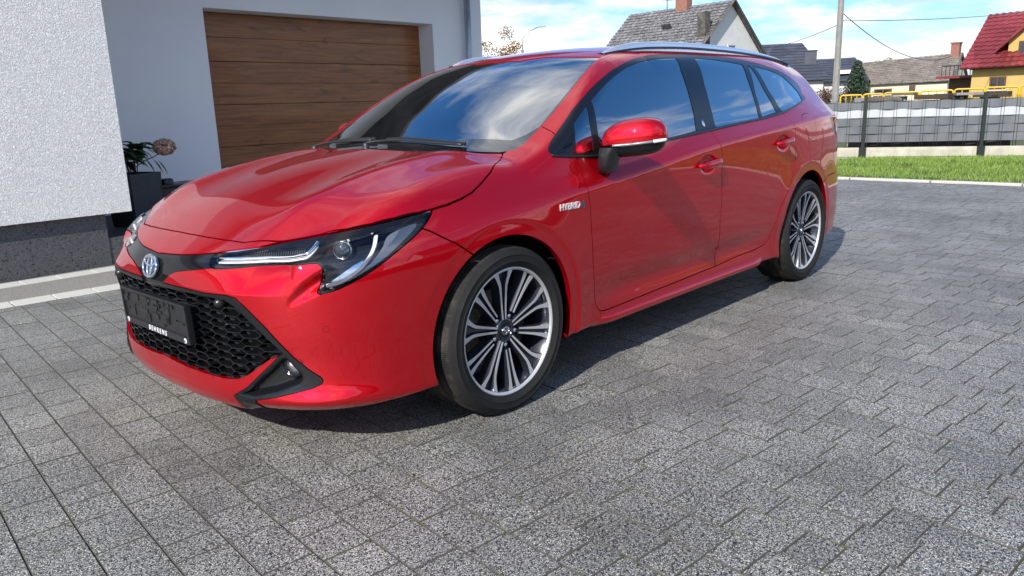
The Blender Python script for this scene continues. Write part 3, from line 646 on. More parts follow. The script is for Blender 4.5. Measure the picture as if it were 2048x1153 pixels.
# dormer
dm = bpy.data.objects.new('dormer', None); COL.objects.link(dm); dm.parent = h; dm.location = off
q0 = a + e * 1.55 + gn * .55; q1 = q0 + e * 2.6; zb, ze, zr = 2.55, 3.75, 4.95
V = [Vector((p_.x, p_.y, z_)) for p_ in (q0, q1, q1 + gn * 3.2, q0 + gn * 3.2) for z_ in (zb, ze)]; mid = (q0 + q1) / 2; V += [Vector((mid.x, mid.y, zr - .1)), Vector((mid.x, mid.y, zr - .1)) + gn * 3.2]
mesh('dormer_wall', V, [(0, 2, 3, 1), (1, 3, 8), (2, 4, 5, 3), (6, 0, 1, 7)], 'wall_yellow', dm)
mb = MB(); o1 = -gn * .35
for s_, qq in ((-1, q0), (1, q1)):
    ev = Vector((qq.x, qq.y, ze)) + e * s_ * .55 + Vector((0, 0, -.5)); rg = Vector((mid.x, mid.y, zr))
    V = [rg + o1, ev + o1, ev + gn * 3.2, rg + gn * 3.6]; nn = (V[1] - V[0]).cross(V[3] - V[0]).normalized(); nn = nn if nn.z > 0 else -nn
    mb.add(V + [v - nn * .12 for v in V], [(0, 1, 2, 3), (4, 7, 6, 5), (0, 4, 5, 1), (1, 5, 6, 2), (3, 7, 4, 0)])
mb.build('dormer_roof', 'tiles_red', dm)
pw = Vector((q0.x, q0.y, 2.75)) + e * .5; 
mb = MB(); mb.prism([(0, 0), (1.1, 0), (1.1, .85), (0, .85)], pw, e, Vector((0, 0, 1)), -gn * .06); mb.build('dormer_window', 'frame_brown', dm)
mb = MB()
for k in (0, 1): mb.prism([(.08 + k * .5, .08), (.52 + k * .5, .08), (.52 + k * .5, .77), (.08 + k * .5, .77)], pw - gn * .061, e, Vector((0, 0, 1)), -gn * .02)
mb.build('dormer_pane', 'window_dark', dm)
# porch on the left side
mb = MB(); pc = a - e * .9 + gn * 1.6; mb.box((pc.x, pc.y, 1.92), (1.9, 2.4, .14), math.atan2(e.y, e.x)); o = mb.build('porch_roof', 'tiles_red', h); o.location = off
mb = MB(); mb.box((pc.x, pc.y, .95), (1.4, .2, 1.85), math.atan2(e.y, e.x)); o = mb.build('porch_screen', 'frame_brown', h); o.location = off
mb = MB()
for k in range(9): mb.tube([(pc + e * (-.9 + k * .22) - gn * 1.0).to_tuple()[:2] + (2.0,), (pc + e * (-.9 + k * .22) - gn * 1.0).to_tuple()[:2] + (2.55,)], .02, 4)
mb.tube([(pc - e * .9 - gn * 1.0).to_tuple()[:2] + (2.55,), (pc + e * .9 - gn * 1.0).to_tuple()[:2] + (2.55,)], .025, 4); o = mb.build('porch_railing', 'cable_black', h); o.location = off

# ---------------------------------------------------------------- poles, cables, trees
pole = thing('power_pole', 'tall tapered grey concrete power pole behind the car and the fence', 'pole', (24.3, 6.95, 0))
mb = MB(); mb.tube([(0, 0, 0), (0, 0, 4.5), (0, 0, 9)], [.12, .095, .07], 8); mb.build('pole_shaft', 'concrete_pole', pole, smooth=False)
mb = MB(); mb.box((0, 0, 5.0), (.5, .1, .1), 1.2); mb.build('crossarm', 'concrete_pole', pole)
for dy in (-.2, .2): mb = MB(); mb.lathe([(0, .12), (.03, .11), (.045, .05), (.03, 0)], 10, c=(dy * .36, dy * .93, 5.05)); mb.build('insulator', 'frame_brown', pole, smooth=True)
def cable(A, B, sag, label, r=.012):
    A, B = Vector(A), Vector(B); mb = MB(); mb.tube([A.lerp(B, t) - Vector((0, 0, sag * 4 * t * (1 - t))) for t in np.linspace(0, 1, 25)], r, 5); o = mb.build('cable', 'cable_black'); tag(o, label, 'cable', 'overhead cables')
PT = (24.3, 6.95, 3.95)
cable((24.3, 6.95, 3.45), (46.9, 6.0, 5.0), .1, 'upper overhead cable running straight right from the power pole')
cable((24.3, 6.95, 3.75), (46.4, 9.0, 3.0), .7, 'lower overhead cable sagging from the pole to the yellow house', .014)
cable((24.3, 6.95, 3.35), (47.9, 20.4, 4.3), .15, 'overhead cable from the power pole left to the old gable house')
for k, (za, zb) in enumerate(((6.3, 8.4), (6.6, 8.8))): cable((24.3, 6.95, za), (47.6, 27.6, zb), .35, 'thin high overhead cable passing above the old house, ' + ('lower' if k == 0 else 'upper') + ' of two', .006)
lamp = thing('street_lamp', 'slim street lamp with a short arm beside the autumn tree', 'street lamp', (42.87, 37.13, 0))
mb = MB(); mb.tube([(0, 0, 0), (0, 0, 5.2)], .10, 8); mb.build('lamp_post', 'concrete_pole', lamp); mb = MB(); mb.tube([(0, 0, 5.2), (0, 0, 6.0), (.3, -.4, 6.5), (.75, -.9, 6.8)], .04, 6); mb.build('lamp_arm', 'zinc_pipe', lamp, smooth=True); mb = MB(); mb.box((.95, -1.15, 6.82), (.6, .2, .1), -.87); mb.build('lamp_head', 'zinc_pipe', lamp)

def foliage(name, centres, n, size, mat, parent, seed):
    """leaf-sized faces spread through clumps"""
    g_ = np.random.default_rng(seed); C_ = np.array([c[:3] for c in centres]); R_ = np.array([c[3] for c in centres]); k = g_.integers(0, len(C_), n)
    d = g_.normal(size=(n, 3)); d /= np.linalg.norm(d, axis=1, keepdims=True); P = C_[k] + d * (R_[k] * g_.random(n) ** .45)[:, None] * [1, 1, .85]
    u = g_.normal(size=(n, 3)); u /= np.linalg.norm(u, axis=1, keepdims=True); v = np.cross(u, g_.normal(size=(n, 3))); v /= np.linalg.norm(v, axis=1, keepdims=True); s = size * (.6 + .8 * g_.random(n))[:, None]
    V = np.stack([P - u * s, P - v * s * .5, P + u * s, P + v * s * .5], 1).reshape(-1, 3); return mesh(name, V, np.arange(4 * n).reshape(-1, 4), mat, parent)
def leafmat(name, a, b, c3=None):
    m = NT(name); p = m.pos(); n = m.noise(p, 2.2, 3, .6); n2 = m.noise(p, 40, 2, .5); c = m.mix(m.ramp(n, [(.35, 0.), (.65, 1.)]), a, b)
    if c3: c = m.mix(m.ramp(n2, [(.50, 0.), (.60, 1.)]), c, c3)
    b_ = m.bsdf(c, .6); return m.m
leafmat('leaf_autumn', (.11, .09, .025), (.22, .13, .03), (.26, .09, .03)); leafmat('needles', (.018, .040, .020), (.035, .065, .035), (.05, .08, .05)); leafmat('leaf_rust', (.10, .045, .035), (.17, .08, .05), (.05, .06, .02)); leafmat('leaf_hedge', (.03, .06, .015), (.055, .09, .025)); leafmat('leaf_yellowgreen', (.12, .15, .03), (.2, .2, .05))
def tree(name, label, cat, loc, clumps, n, size, mat, seed, trunk=.12, group=None, bark='stem_brown'):
    t = thing(name, label, cat, loc, 0, group); top = max(c[2] for c in clumps); mb = MB(); mb.tube([(0, 0, 0), (.05, 0, top * .4), (0, .05, top * .8)], [trunk, trunk * .7, trunk * .3], 8)
    for c in clumps[::2]: mb.tube([(0, 0, top * .35), tuple(Vector(c[:3]) * .6 + Vector((0, 0, top * .15))), tuple(c[:3])], [trunk * .4, trunk * .25, trunk * .08], 5)
    mb.build('trunk', bark, t, smooth=True); foliage('crown', clumps, n, size, mat, t, seed); return t
rr = random.Random(2)
tl_ = at_dist(43.15, 40); cl_ = [(rr.gauss(0, .75), rr.gauss(0, .75), 3.3 + rr.gauss(0, .55), rr.uniform(.25, .5)) for _ in range(22)]
tree('autumn_tree', 'small tree with sparse orange and yellow autumn leaves right of the house corner', 'tree', (tl_.x, tl_.y, 0), cl_, 3600, .055, 'leaf_autumn', 3, .1)
sp_ = at_dist(18.95, 45); cl_ = [(rr.gauss(0, .05) + math.cos(k * 2.4) * (2.9 - z_) * .22, math.sin(k * 2.4) * (2.9 - z_) * .22, z_, .12 + (2.95 - z_) * .19) for k, z_ in enumerate(np.linspace(.2, 2.75, 46))]
tree('spruce', 'dark green conical spruce between the power pole and the long barn', 'tree', (sp_.x, sp_.y, 0), cl_, 9000, .055, 'needles', 5, .1)
sb = at_dist(20.6, 30); cl_ = [(rr.gauss(0, .45), rr.gauss(0, .55), .9 + rr.gauss(0, .28), rr.uniform(.2, .4)) for _ in range(16)]
tree('rust_shrub', 'reddish brown shrub at the foot of the concrete power pole', 'shrub', (sb.x, sb.y, 0), cl_, 4500, .03, 'leaf_rust', 6, .05)
yt = at_dist(18.1 - 1.0, 95); cl_ = [(rr.gauss(0, 1.2), rr.gauss(0, 1.2), 4.0 + rr.gauss(0, .35), .6) for _ in range(10)]
tree('treetop', 'yellow green treetop rising behind the ridge of the long barn', 'tree', (yt.x, yt.y, 0), cl_, 2500, .1, 'leaf_yellowgreen', 8, .2)
# rubble and planks heaped behind the fence
rb = at_dist(14.6, 16.2); t = thing('rubble_heap', 'heap of old boards and stones showing over the fence top', 'heap', (rb.x, rb.y, 0), math.radians(-75))
for k in range(16):
    mb = MB(); mb.box((rr.uniform(-1.1, 1.1), rr.uniform(-.3, .3), .95 + rr.uniform(0, .17)), (rr.uniform(.2, .6), .2, rr.uniform(.03, .1)), rr.uniform(-.5, .5)); mb.build('board', rr.choice(['concrete_pole', 'verge_board', 'stem_brown']), t)
mb = MB(); mb.box((0, 0, .45), (2.6, .8, 1.0), bev=.2); mb.build('heap_core', 'verge_board', t)
# things behind the camera that the paint and the glass reflect
far_house('neighbour_house', 'neighbouring house with dark brown roof across the road behind the photographer', (-2, -27, 6.2), (-13, -25.5, 6.2), (-1.2, -22.6, 3.0), (-12.2, -21.1, 3.0), 'wall_cream', 'tiles_brown', 8, .06)
far_house('neighbour_house', 'second neighbouring house with red roof beyond the hedge to the side', (18, -27, 5.6), (8, -28, 5.6), (18.4, -23, 2.8), (8.4, -24, 2.8), 'wall_white', 'tiles_red', 8, .06)
road = mesh('road', [(-60, -19, -.035), (60, -19, -.035), (60, -12.5, -.035), (-60, -12.5, -.035)], [(0, 1, 2, 3)], 'road_asphalt'); tag(road, kind='structure')
cl_ = [(x_, rr.gauss(0, .15), z_, .42) for x_ in np.arange(-14, 14, .55) for z_ in (.4, .85)]
t = thing('hedge', 'clipped dark green hedge along the road behind the photographer', 'hedge', (3, -11.6, 0)); foliage('hedge_leaves', cl_, 22000, .05, 'leaf_hedge', t, 9)
mb = MB(); mb.box((0, 0, .5), (28, .35, 1.0)); mb.build('hedge_core', 'leaf_hedge', t)

# outlines of panels and openings in car coordinates (metres)
TR = {"hood_front":["top",[[-0.7831,0.0617],[-0.7837,0.0762],[-0.7795,0.1816],[-0.7675,0.2926],[-0.7518,0.3904],[-0.7343,0.4562]]],
 "hood_side":["top",[[-0.7229,0.4804],[-0.6814,0.5316],[-0.6131,0.6401],[-0.5583,0.6967],[-0.495,0.7417],[-0.4212,0.7752],[-0.338,0.8002],[-0.2974,0.808],[-0.2274,0.8158],[-0.1622,0.8165],[-0.106,0.8113],[-0.033,0.7918],[0.0382,0.7676],[0.1569,0.7004],[0.2177,0.6625]]],
 "hood_rear":["top",[[0.2234,0.6554],[0.1628,0.5553],[0.054,0.4737],[0.0683,0.2463],[0.0464,0.1609]]],
 "ws_side":["top",[[0.2347,0.6699],[0.2658,0.6831],[0.3243,0.6866],[0.3821,0.6783],[0.4356,0.6747],[0.5135,0.666],[0.5838,0.6559],[0.6794,0.6367],[0.7875,0.6103],[0.8842,0.5854],[0.9578,0.5649],[1.0175,0.5535]]],
 "ws_top":["top",[[1.0171,0.5544],[1.0003,0.4812],[0.9815,0.3806],[0.9669,0.2728],[0.9585,0.1557]]],
 "dlo":["side",[[0.3402,0.9493],[0.3363,0.9359],[0.3538,0.9267],[0.4547,0.9169],[0.5989,0.9105],[0.7866,0.9201],[1.154,0.9457],[1.3492,0.9571],[1.5623,0.971],[1.875,0.9914],[2.1567,1.0076],[2.4266,1.0313],[2.6676,1.0686],[2.8624,1.0952],[2.9292,1.1097],[2.9472,1.1353],[2.9408,1.187],[2.8625,1.2276],[2.7395,1.2669],[2.5961,1.3002],[2.2862,1.3391],[2.029,1.3542],[1.824,1.359],[1.7078,1.3595],[1.4357,1.3463],[1.3202,1.3352],[1.1776,1.3157],[1.0272,1.282],[0.9081,1.2474],[0.7447,1.1835],[0.5912,1.1074],[0.4999,1.0538],[0.4147,1.0023],[0.3603,0.967]]],
 "pane_quarter":["side",[[0.5199,1.0417],[0.5751,1.074],[0.649,1.1136],[0.6137,1.046],[0.5828,0.9268],[0.4714,0.93],[0.4886,0.9858]]],
 "sail":["side",[[0.3823,0.9659],[0.4375,1.0012],[0.4911,1.0344],[0.446,0.9335],[0.3672,0.9416]]],
 "pane_front":["side",[[0.6919,1.1332],[0.8284,1.1931],[0.9543,1.2401],[1.0837,1.2788],[1.2283,1.307],[1.397,1.3266],[1.584,1.334],[1.5268,1.2638],[1.4904,1.142],[1.465,1.0626],[1.4305,0.9752],[1.1605,0.955],[0.9228,0.9422],[0.7421,0.9283],[0.6278,0.924],[0.6466,1.0179]]],
 "pane_rear":["side",[[1.7649,1.3382],[1.9731,1.3319],[2.1391,1.3204],[2.252,1.3091],[2.2012,1.2336],[2.1583,1.0974],[2.1401,1.0126],[1.8856,0.9996],[1.6264,0.9845],[1.6449,1.0741],[1.6867,1.198]]],
 "pane_rear_small":["side",[[2.3065,1.3052],[2.3333,1.2931],[2.3337,1.1686],[2.379,1.0393],[2.1769,1.0186],[2.2018,1.1421]]],
 "pane_cargo":["side",[[2.3781,1.3015],[2.5548,1.2815],[2.6984,1.2462],[2.7962,1.1917],[2.8544,1.146],[2.8512,1.1014],[2.6092,1.063],[2.4461,1.0402],[2.3881,1.1589]]],
 "door_front_edge":["side",[[0.4638,0.9158],[0.4789,0.8539],[0.4639,0.7972],[0.4743,0.7268],[0.4822,0.6249],[0.497,0.4986],[0.521,0.366],[0.539,0.2924],[0.5701,0.2634],[0.6159,0.2552],[0.8041,0.2572],[1.1908,0.2655],[1.5981,0.2755]]],
 "door_mid":["side",[[1.5599,0.9687],[1.5422,0.9088],[1.5586,0.8518],[1.5783,0.6511],[1.5794,0.5261],[1.6026,0.3627],[1.5981,0.2755]]],
 "door_rear_edge":["side",[[1.5981,0.2755],[1.8626,0.2879],[2.0327,0.2916],[2.149,0.3053],[2.19,0.3343],[2.2118,0.3665],[2.2852,0.5144],[2.3646,0.5954],[2.4283,0.6818],[2.4511,0.7636],[2.4573,0.8463],[2.4417,0.9408],[2.4276,0.998],[2.4287,1.0267]]],
 "bumper_seam":["corner",[[0.3305,0.7415],[0.3585,0.7289],[0.4211,0.689],[0.4403,0.6777],[0.5049,0.621]]],
 "fuel":["side",[[2.6358,1.0105],[2.6935,1.0186],[2.7466,1.0191],[2.7695,1.0044],[2.7878,0.9466],[2.7982,0.877],[2.7519,0.8547],[2.6656,0.874],[2.5979,0.9254],[2.5678,0.9742]]],
 "tail":["rear",[[-1.539,0.9785],[-1.6465,0.9848],[-1.5736,0.9358],[-1.6343,0.8909],[-1.7141,0.8416]]],
 "fender_seam":["side",[[0.4164,1.001],[0.4326,1.0359]]],
 "ws_in":["top",[[0.2554,0.4036],[0.316,0.6202],[0.3668,0.65],[0.4301,0.6701],[0.5274,0.6547],[0.694,0.6253],[0.8331,0.5949],[0.9476,0.5529]]],
 "wiperA":["top",[[0.1919,0.0566],[0.1746,0.0499],[0.1768,0.2307],[0.1533,0.497]]],
 "wiperB":["top",[[0.2109,0.4445],[0.1639,0.2409],[0.0639,0.0809]]],
 "lam_a":["corner",[[-0.3329,0.6511],[-0.2223,0.6567],[-0.0937,0.664],[-0.0388,0.6737],[-0.0157,0.6804],[0.0018,0.6964],[0.011,0.7105]]],
 "lam_top":["corner",[[-0.327,0.6798],[-0.1855,0.6968],[0.0061,0.7159],[0.1385,0.7341],[0.2508,0.7577],[0.3579,0.787]]],
 "lam_b":["corner",[[0.0389,0.5934],[0.0837,0.6036],[0.1325,0.6295],[0.1666,0.6633],[0.1851,0.6971],[0.1896,0.7276]]],
 "lam_c":["corner",[[0.0307,0.5825],[0.1018,0.602],[0.1767,0.64],[0.2438,0.6839],[0.319,0.7545],[0.2325,0.7311],[0.2108,0.6948],[0.1773,0.6549],[0.1209,0.6155],[0.0571,0.5903]]],
 "pt_proj":[-0.6177,-0.7369,0.6923],
 "pt_r1":[2.0553,-0.4951,1.3931],
 "lamp":["corner",[[-0.3589,0.6394],[-0.36,0.6745],[-0.2735,0.6918],[-0.1711,0.7071],[0.0197,0.7408],[0.1746,0.7642],[0.2885,0.7812],[0.3618,0.7903],[0.3608,0.7755],[0.3497,0.7583],[0.3263,0.7317],[0.2884,0.7037],[0.2397,0.6697],[0.1762,0.6288],[0.12,0.6004],[0.0637,0.5803],[0.0132,0.5719],[0.019,0.6002],[0.0302,0.6369],[0.0316,0.6495],[0.0231,0.6587],[0.0042,0.6646],[-0.0929,0.6581],[-0.2206,0.6474],[-0.2843,0.6418]]],
 "hollow":["corner",[[0.0308,0.6525],[0.0128,0.5754],[-0.0548,0.5351],[-0.114,0.4969],[-0.1025,0.5168],[-0.0858,0.5598],[-0.0365,0.6115],[0.0001,0.6375]]],
 "strip":["front",[[0.0,0.6566],[0.0067,0.6576],[0.1519,0.6643],[0.2401,0.6717],[0.3169,0.6803],[0.3426,0.6379],[0.2629,0.6265],[0.1795,0.6147],[0.1336,0.5976],[0.0958,0.5739],[0.0698,0.554],[0.0159,0.547]]],
 "outer":["corner",[[-0.6022,0.5636],[-0.569,0.5673],[-0.4723,0.5663],[-0.3809,0.5615],[-0.2915,0.5638],[-0.2592,0.5574],[-0.2352,0.5374],[-0.2076,0.51],[-0.1672,0.4682],[-0.1243,0.4154],[-0.082,0.3658],[-0.0382,0.3259],[-0.0028,0.3002],[0.0043,0.29],[0.0,0.2779],[-0.0294,0.2641],[-0.1187,0.2413],[-0.2298,0.2154]]],
 "inner":["corner",[[-0.5919,0.5529],[-0.4743,0.5535],[-0.3759,0.5524],[-0.2992,0.5477],[-0.2678,0.5327],[-0.239,0.5081],[-0.1932,0.4621],[-0.1487,0.4172],[-0.1118,0.3795],[-0.1312,0.3699]]],
 "liptop":["corner",[[-0.1312,0.3699],[-0.1613,0.361],[-0.2122,0.3249],[-0.253,0.2959],[-0.2948,0.2775],[-0.3432,0.2715],[-0.4265,0.2722],[-0.5327,0.2757],[-0.6128,0.2808],[-0.6162,0.2856]]],
 "lipside":["corner",[[-0.1312,0.3699],[-0.2576,0.2554],[-0.3139,0.2183]]],
 "fogpocket":["corner",[[-0.1056,0.3705],[-0.1259,0.365],[-0.2523,0.2535],[-0.2952,0.2244],[-0.2317,0.2205],[-0.1432,0.2453],[-0.0669,0.2743],[-0.0533,0.2915],[-0.0585,0.3137]]],
 "pt_badge":[-0.9004,0.0101,0.6136],
 "pt_fog":[-0.7616,-0.6309,0.3401],
 "pt_sens1":[-0.6865,-0.7265,0.4583],
 "pt_sens2":[-0.2767,-0.8676,0.5498],
 "pt_gsens":[-0.8709,-0.4057,0.5333],
 "pt_hybrid1":[0.281,-0.8866,0.7354],
 "pt_hybrid2":[0.4358,-0.888,0.7351],
 "pt_handle1":[1.4002,-0.8915,0.8218],
 "pt_handle2":[2.2516,-0.8917,0.8747],
 "pt_mirror":[0.656,-0.8521,0.86],
 "pt_bcard":[1.5147,-0.8072,1.0072]}
TRP = {"proj": [0.0843, 0.6923]}
# ---------------------------------------------------------------- car body as a smooth solid
def spl(xk, yk, x):
    """monotone cubic through the knots"""
    xk = np.asarray(xk, float); yk = np.asarray(yk, float); x = np.clip(x, xk[0], xk[-1])
    h = np.diff(xk); d = np.diff(yk, axis=0) / (h if yk.ndim == 1 else h[:, None])
    m = np.zeros_like(yk)
    a, b = d[:-1], d[1:]
    hh0, hh1 = (h[:-1], h[1:]) if yk.ndim == 1 else (h[:-1, None], h[1:, None])
    w1 = 2 * hh1 + hh0; w2 = hh1 + 2 * hh0
    ok = a * b > 0
    m[1:-1] = np.where(ok, (w1 + w2) / (w1 / np.where(ok, a, 1) + w2 / np.where(ok, b, 1)), 0)
    m[0] = d[0]; m[-1] = d[-1]
    i = np.clip(np.searchsorted(xk, x) - 1, 0, len(xk) - 2)
    t = (x - xk[i]) / h[i]; hi = h[i]
    if yk.ndim > 1: t = t[..., None]; hi = hi[..., None]
    return ((1 + 2 * t) * (1 - t) ** 2 * yk[i] + t * (1 - t) ** 2 * hi * m[i]
            + t * t * (3 - 2 * t) * yk[i + 1] + t * t * (t - 1) * hi * m[i + 1])

def blur(T, s, axis):
    r = int(3 * s + 1); k = np.exp(-np.arange(-r, r + 1) ** 2 / (2 * s * s)); k /= k.sum()
    P = np.pad(T, [(r, r) if a == axis else (0, 0) for a in range(T.ndim)], mode='reflect', reflect_type='odd')
    n = T.shape[axis]; o = 0
    for j, w in enumerate(k): o = o + w * np.take(P, range(j, j + n), axis=axis)
    return o

class Tab:
    """bicubic table lookup"""
    def __init__(s, T, x0, dx, y0, dy): s.T = T; s.a = (x0, dx, y0, dy)
    def __call__(s, x, y):
        x0, dx, y0, dy = s.a; n, m = s.T.shape
        u = np.clip((x - x0) / dx, 1, n - 2.001); v = np.clip((y - y0) / dy, 1, m - 2.001)
        i = u.astype(np.int64); j = v.astype(np.int64); a = u - i; b = v - j
        def w(t): return ((-t + 2 * t * t - t ** 3) / 2, (2 - 5 * t * t + 3 * t ** 3) / 2, (t + 4 * t * t - 3 * t ** 3) / 2, (-t * t + t ** 3) / 2)
        wa = w(a); wb = w(b); F = s.T.ravel(); base = (i - 1) * m + (j - 1); o = 0
        for p in range(4):
            r = 0
            for q in range(4): r = r + wb[q] * F[base + p * m + q]
            o = o + wa[p] * r
        return o

def smax(a, b, k):
    h = np.maximum(k - np.abs(a - b), 0) / k
    return np.maximum(a, b) + h * h * k * .25

# side half width: one row of (z, half width) knots per station
ST = [
 (-1.00, [.10,.800, .18,.835, .30,.850, .45,.860, .60,.862, .68,.850, .71,.843, .79,.81, .88,.765, 1.0,.68, 1.2,.5, 1.5,.3]),
 (-0.45, [.10,.845, .18,.868, .30,.878, .45,.884, .60,.886, .69,.872, .715,.862, .79,.816, .88,.750, 1.0,.66, 1.2,.5, 1.5,.3]),
 ( 0.00, [.10,.855, .18,.880, .30,.888, .45,.894, .60,.898, .72,.887, .75,.876, .80,.842, .88,.780,1.0,.69, 1.2,.54, 1.5,.34]),
 ( 0.40, [.10,.850, .18,.868, .30,.872, .45,.882, .61,.889, .777,.889, .792,.883, .85,.845, .93,.824,1.02,.792, 1.2,.695, 1.5,.47]),
 ( 0.80, [.10,.840, .18,.858, .30,.858, .45,.876, .62,.888, .812,.890, .826,.884, .87,.853, .93,.834,1.02,.803, 1.2,.702, 1.5,.49]),
 ( 1.50, [.10,.840, .18,.858, .30,.856, .45,.876, .65,.888, .891,.892, .905,.886, .935,.855, .975,.823,1.06,.785, 1.24,.690, 1.5,.50]),
 ( 2.20, [.10,.845, .18,.862, .30,.864, .45,.884, .65,.892, .941,.892, .955,.886, .98,.856, 1.014,.812,1.09,.778, 1.26,.682, 1.5,.49]),
 ( 2.70, [.10,.855, .18,.880, .30,.886, .45,.893, .65,.894, .970,.876, .984,.870, 1.02,.832, 1.07,.785,1.14,.745, 1.28,.662, 1.5,.48]),
 ( 3.20, [.10,.835, .18,.858, .30,.868, .45,.872, .65,.866, .984,.830, .998,.824, 1.04,.772, 1.09,.715,1.16,.660, 1.29,.572, 1.5,.40]),
 ( 3.75, [.10,.770, .18,.795, .30,.810, .45,.815, .65,.805, .970,.735, .984,.728, 1.03,.680, 1.09,.62,1.17,.57, 1.29,.500, 1.5,.36]),
]
GX0, GDX, GZ0, GDZ = -1.2, .01, 0., .01
_gx = GX0 + GDX * np.arange(530); _gz = GZ0 + GDZ * np.arange(156)
def _side_table():
    xs = [s[0] for s in ST]
    K = np.array([s[1] for s in ST]).reshape(len(ST), -1, 2)
    zk = spl(xs, K[:, :, 0], _gx); wk = spl(xs, K[:, :, 1], _gx)
    zk = blur(zk, 10, 0); wk = blur(wk, 10, 0)
    T = np.stack([spl(zk[i], wk[i], _gz) for i in range(len(_gx))])
    T = blur(T, .6, 1)
    return Tab(T, GX0, GDX, GZ0, GDZ)
WS = _side_table()

# top: centre profile, then crown
PX = [-1.0, -.86, -.79, -.70, -.55, -.35, -.15, .05, .17, .24, .45, .70, .88, .98, 1.15, 1.45, 1.8, 2.2, 2.6, 3.0, 3.3, 3.5, 3.60]
PZ = [.66, .695, .736, .782, .838, .894, .934, .960, .973, 1.005, 1.120, 1.250, 1.328, 1.358, 1.388, 1.414, 1.422, 1.418, 1.406, 1.383, 1.352, 1.322, 1.305]
PXX = np.array(PX + [3.9]); PZZ = np.array(PZ + [1.27])
_prof = blur(spl(PXX, PZZ, _gx), 2.0, 0)
_gy = np.arange(0, 1.06, .01)
CR = [(-1.0, .10, 0), (-.5, .060, 1.), (0., .070, 1.), (.2, .10, .5), (.35, .15, 0), (.9, .135, 0), (1.3, .105, 0), (2.5, .10, 0), (3.5, .13, 0), (3.9, .15, 0)]
def _top_table():
    xs = [c[0] for c in CR]
    k = blur(spl(xs, np.array([c[1] for c in CR]), _gx), 6, 0); rg = blur(spl(xs, np.array([c[2] for c in CR]), _gx), 6, 0)
    y = _gy[None, :]
    ridge = .011 * np.exp(-((y - .47) / .085) ** 2) - .006 * np.exp(-((y - .25) / .13) ** 2)
    T = _prof[:, None] - k[:, None] * y ** 2 - .10 * np.maximum(y - .45, 0) ** 2 * 1.0 + rg[:, None] * ridge
    return Tab(T, GX0, GDX, 0., .01)
ZT = _top_table()

# front: plan set-back and vertical profile
_sy = np.arange(0, 1.1, .005)
SET = blur(spl([0, .15, .3, .45, .55, .65, .72, .78, .82, .855, .875, .89, .93, 1.1], np.array([0, .003, .018, .048, .088, .150, .212, .292, .37, .475, .58, .74, 1.2, 4.]), _sy), 3, 0)
VF = ([0, .12, .15, .18, .22, .27, .34, .44, .55, .61, .65, .69, .72, .75, .80, 1.0, 1.5],
      np.array([-.70, -.80, -.865, -.890, -.903, -.900, -.898, -.906, -.908, -.902, -.888, -.855, -.808, -.762, -.70, -.50, 0.]))
_vz = np.arange(0, 1.5, .005); VFT = blur(spl(VF[0], VF[1], _vz), 2.5, 0)
# rear
SETR = blur(spl([0, .2, .4, .55, .65, .72, .78, .83, .87, .9, 1.1], np.array([0, .008, .035, .075, .12, .17, .25, .36, .52, .8, 3.]), _sy), 4, 0)
VR = ([0, .15, .25, .45, .60, .70, .85, .95, 1.05, 1.2, 1.32, 1.38, 1.5], np.array([3.50, 3.62, 3.68, 3.71, 3.70, 3.675, 3.67, 3.65, 3.58, 3.44, 3.34, 3.32, 3.28]))
VRT = blur(spl(VR[0], VR[1], _vz), 3, 0)

SETD = blur(np.gradient(SET, _sy), 6, 0); SETRD = blur(np.gradient(SETR, _sy), 6, 0); VFTD = blur(np.gradient(VFT, _vz), 6, 0)
FEAT = []          # extra sculpting, filled from traced outlines

def body_f(P):
    x = P[:, 0]; y = np.sqrt(P[:, 1] ** 2 + 1e-8); z = P[:, 2]
    fs = (y - WS(x, z)) * .97
    ft = (z - ZT(x, y)) * .93
    ff = (np.interp(z, _vz, VFT) + np.interp(y, _sy, SET) * (1 + np.interp(z, [.57, .66, .72, .84], [0, .9, .7, 0]) * np.interp(y, [.50, .66], [1, 0])) - x) / np.sqrt(1 + np.interp(y, _sy, SETD) ** 2 + np.interp(z, _vz, VFTD) ** 2)
    fr = (x - (np.interp(z, _vz, VRT) - np.interp(y, _sy, SETR))) / np.sqrt(1 + np.interp(y, _sy, SETRD) ** 2)
    k = np.interp(x, [-1, -.2, .15, .45, 1.0, 1.3, 4], [.07, .065, .055, .05, .06, .11, .11])
    # wheel arch lips: a flat band round each opening
    for cx, cz, r in ((0., .312, .365), (2.70, .312, .372)):
        d = np.hypot(x - cx, z - cz) - r
        fs = fs - .010 * np.exp(-np.maximum(d, 0) ** 2 / (2 * .075 ** 2)) + .007 / (1 + np.exp(np.clip((d - .042) / .003, -40, 40)))
    f = smax(fs, ft, k)
    f = smax(f, ff, .07)
    f = smax(f, fr, .08)
    zb = np.interp(x, [-1, -.75, -.36, -.3, .3, .37, 2.3, 2.36, 3.1, 3.6, 3.8], [.155, .155, .185, .19, .19, .205, .205, .19, .21, .26, .30])
    f = smax(f, zb - z, .02)
    for g in FEAT: f = g(x, y, z, f)
    return f

def body_n(P, e=.002):
    g = np.stack([body_f(P + np.eye(3)[i] * e) - body_f(P - np.eye(3)[i] * e) for i in range(3)], 1)
    l = np.linalg.norm(g, axis=1, keepdims=True)
    return g / np.maximum(l, 1e-9), l[:, 0] / (2 * e)

def project_to(P, off=0., it=4, fn=None):
    P = P.copy()
    for _ in range(it):
        n, l = body_n(P)
        P -= n * ((body_f(P) - off) / np.maximum(l, .3))[:, None]
    return P

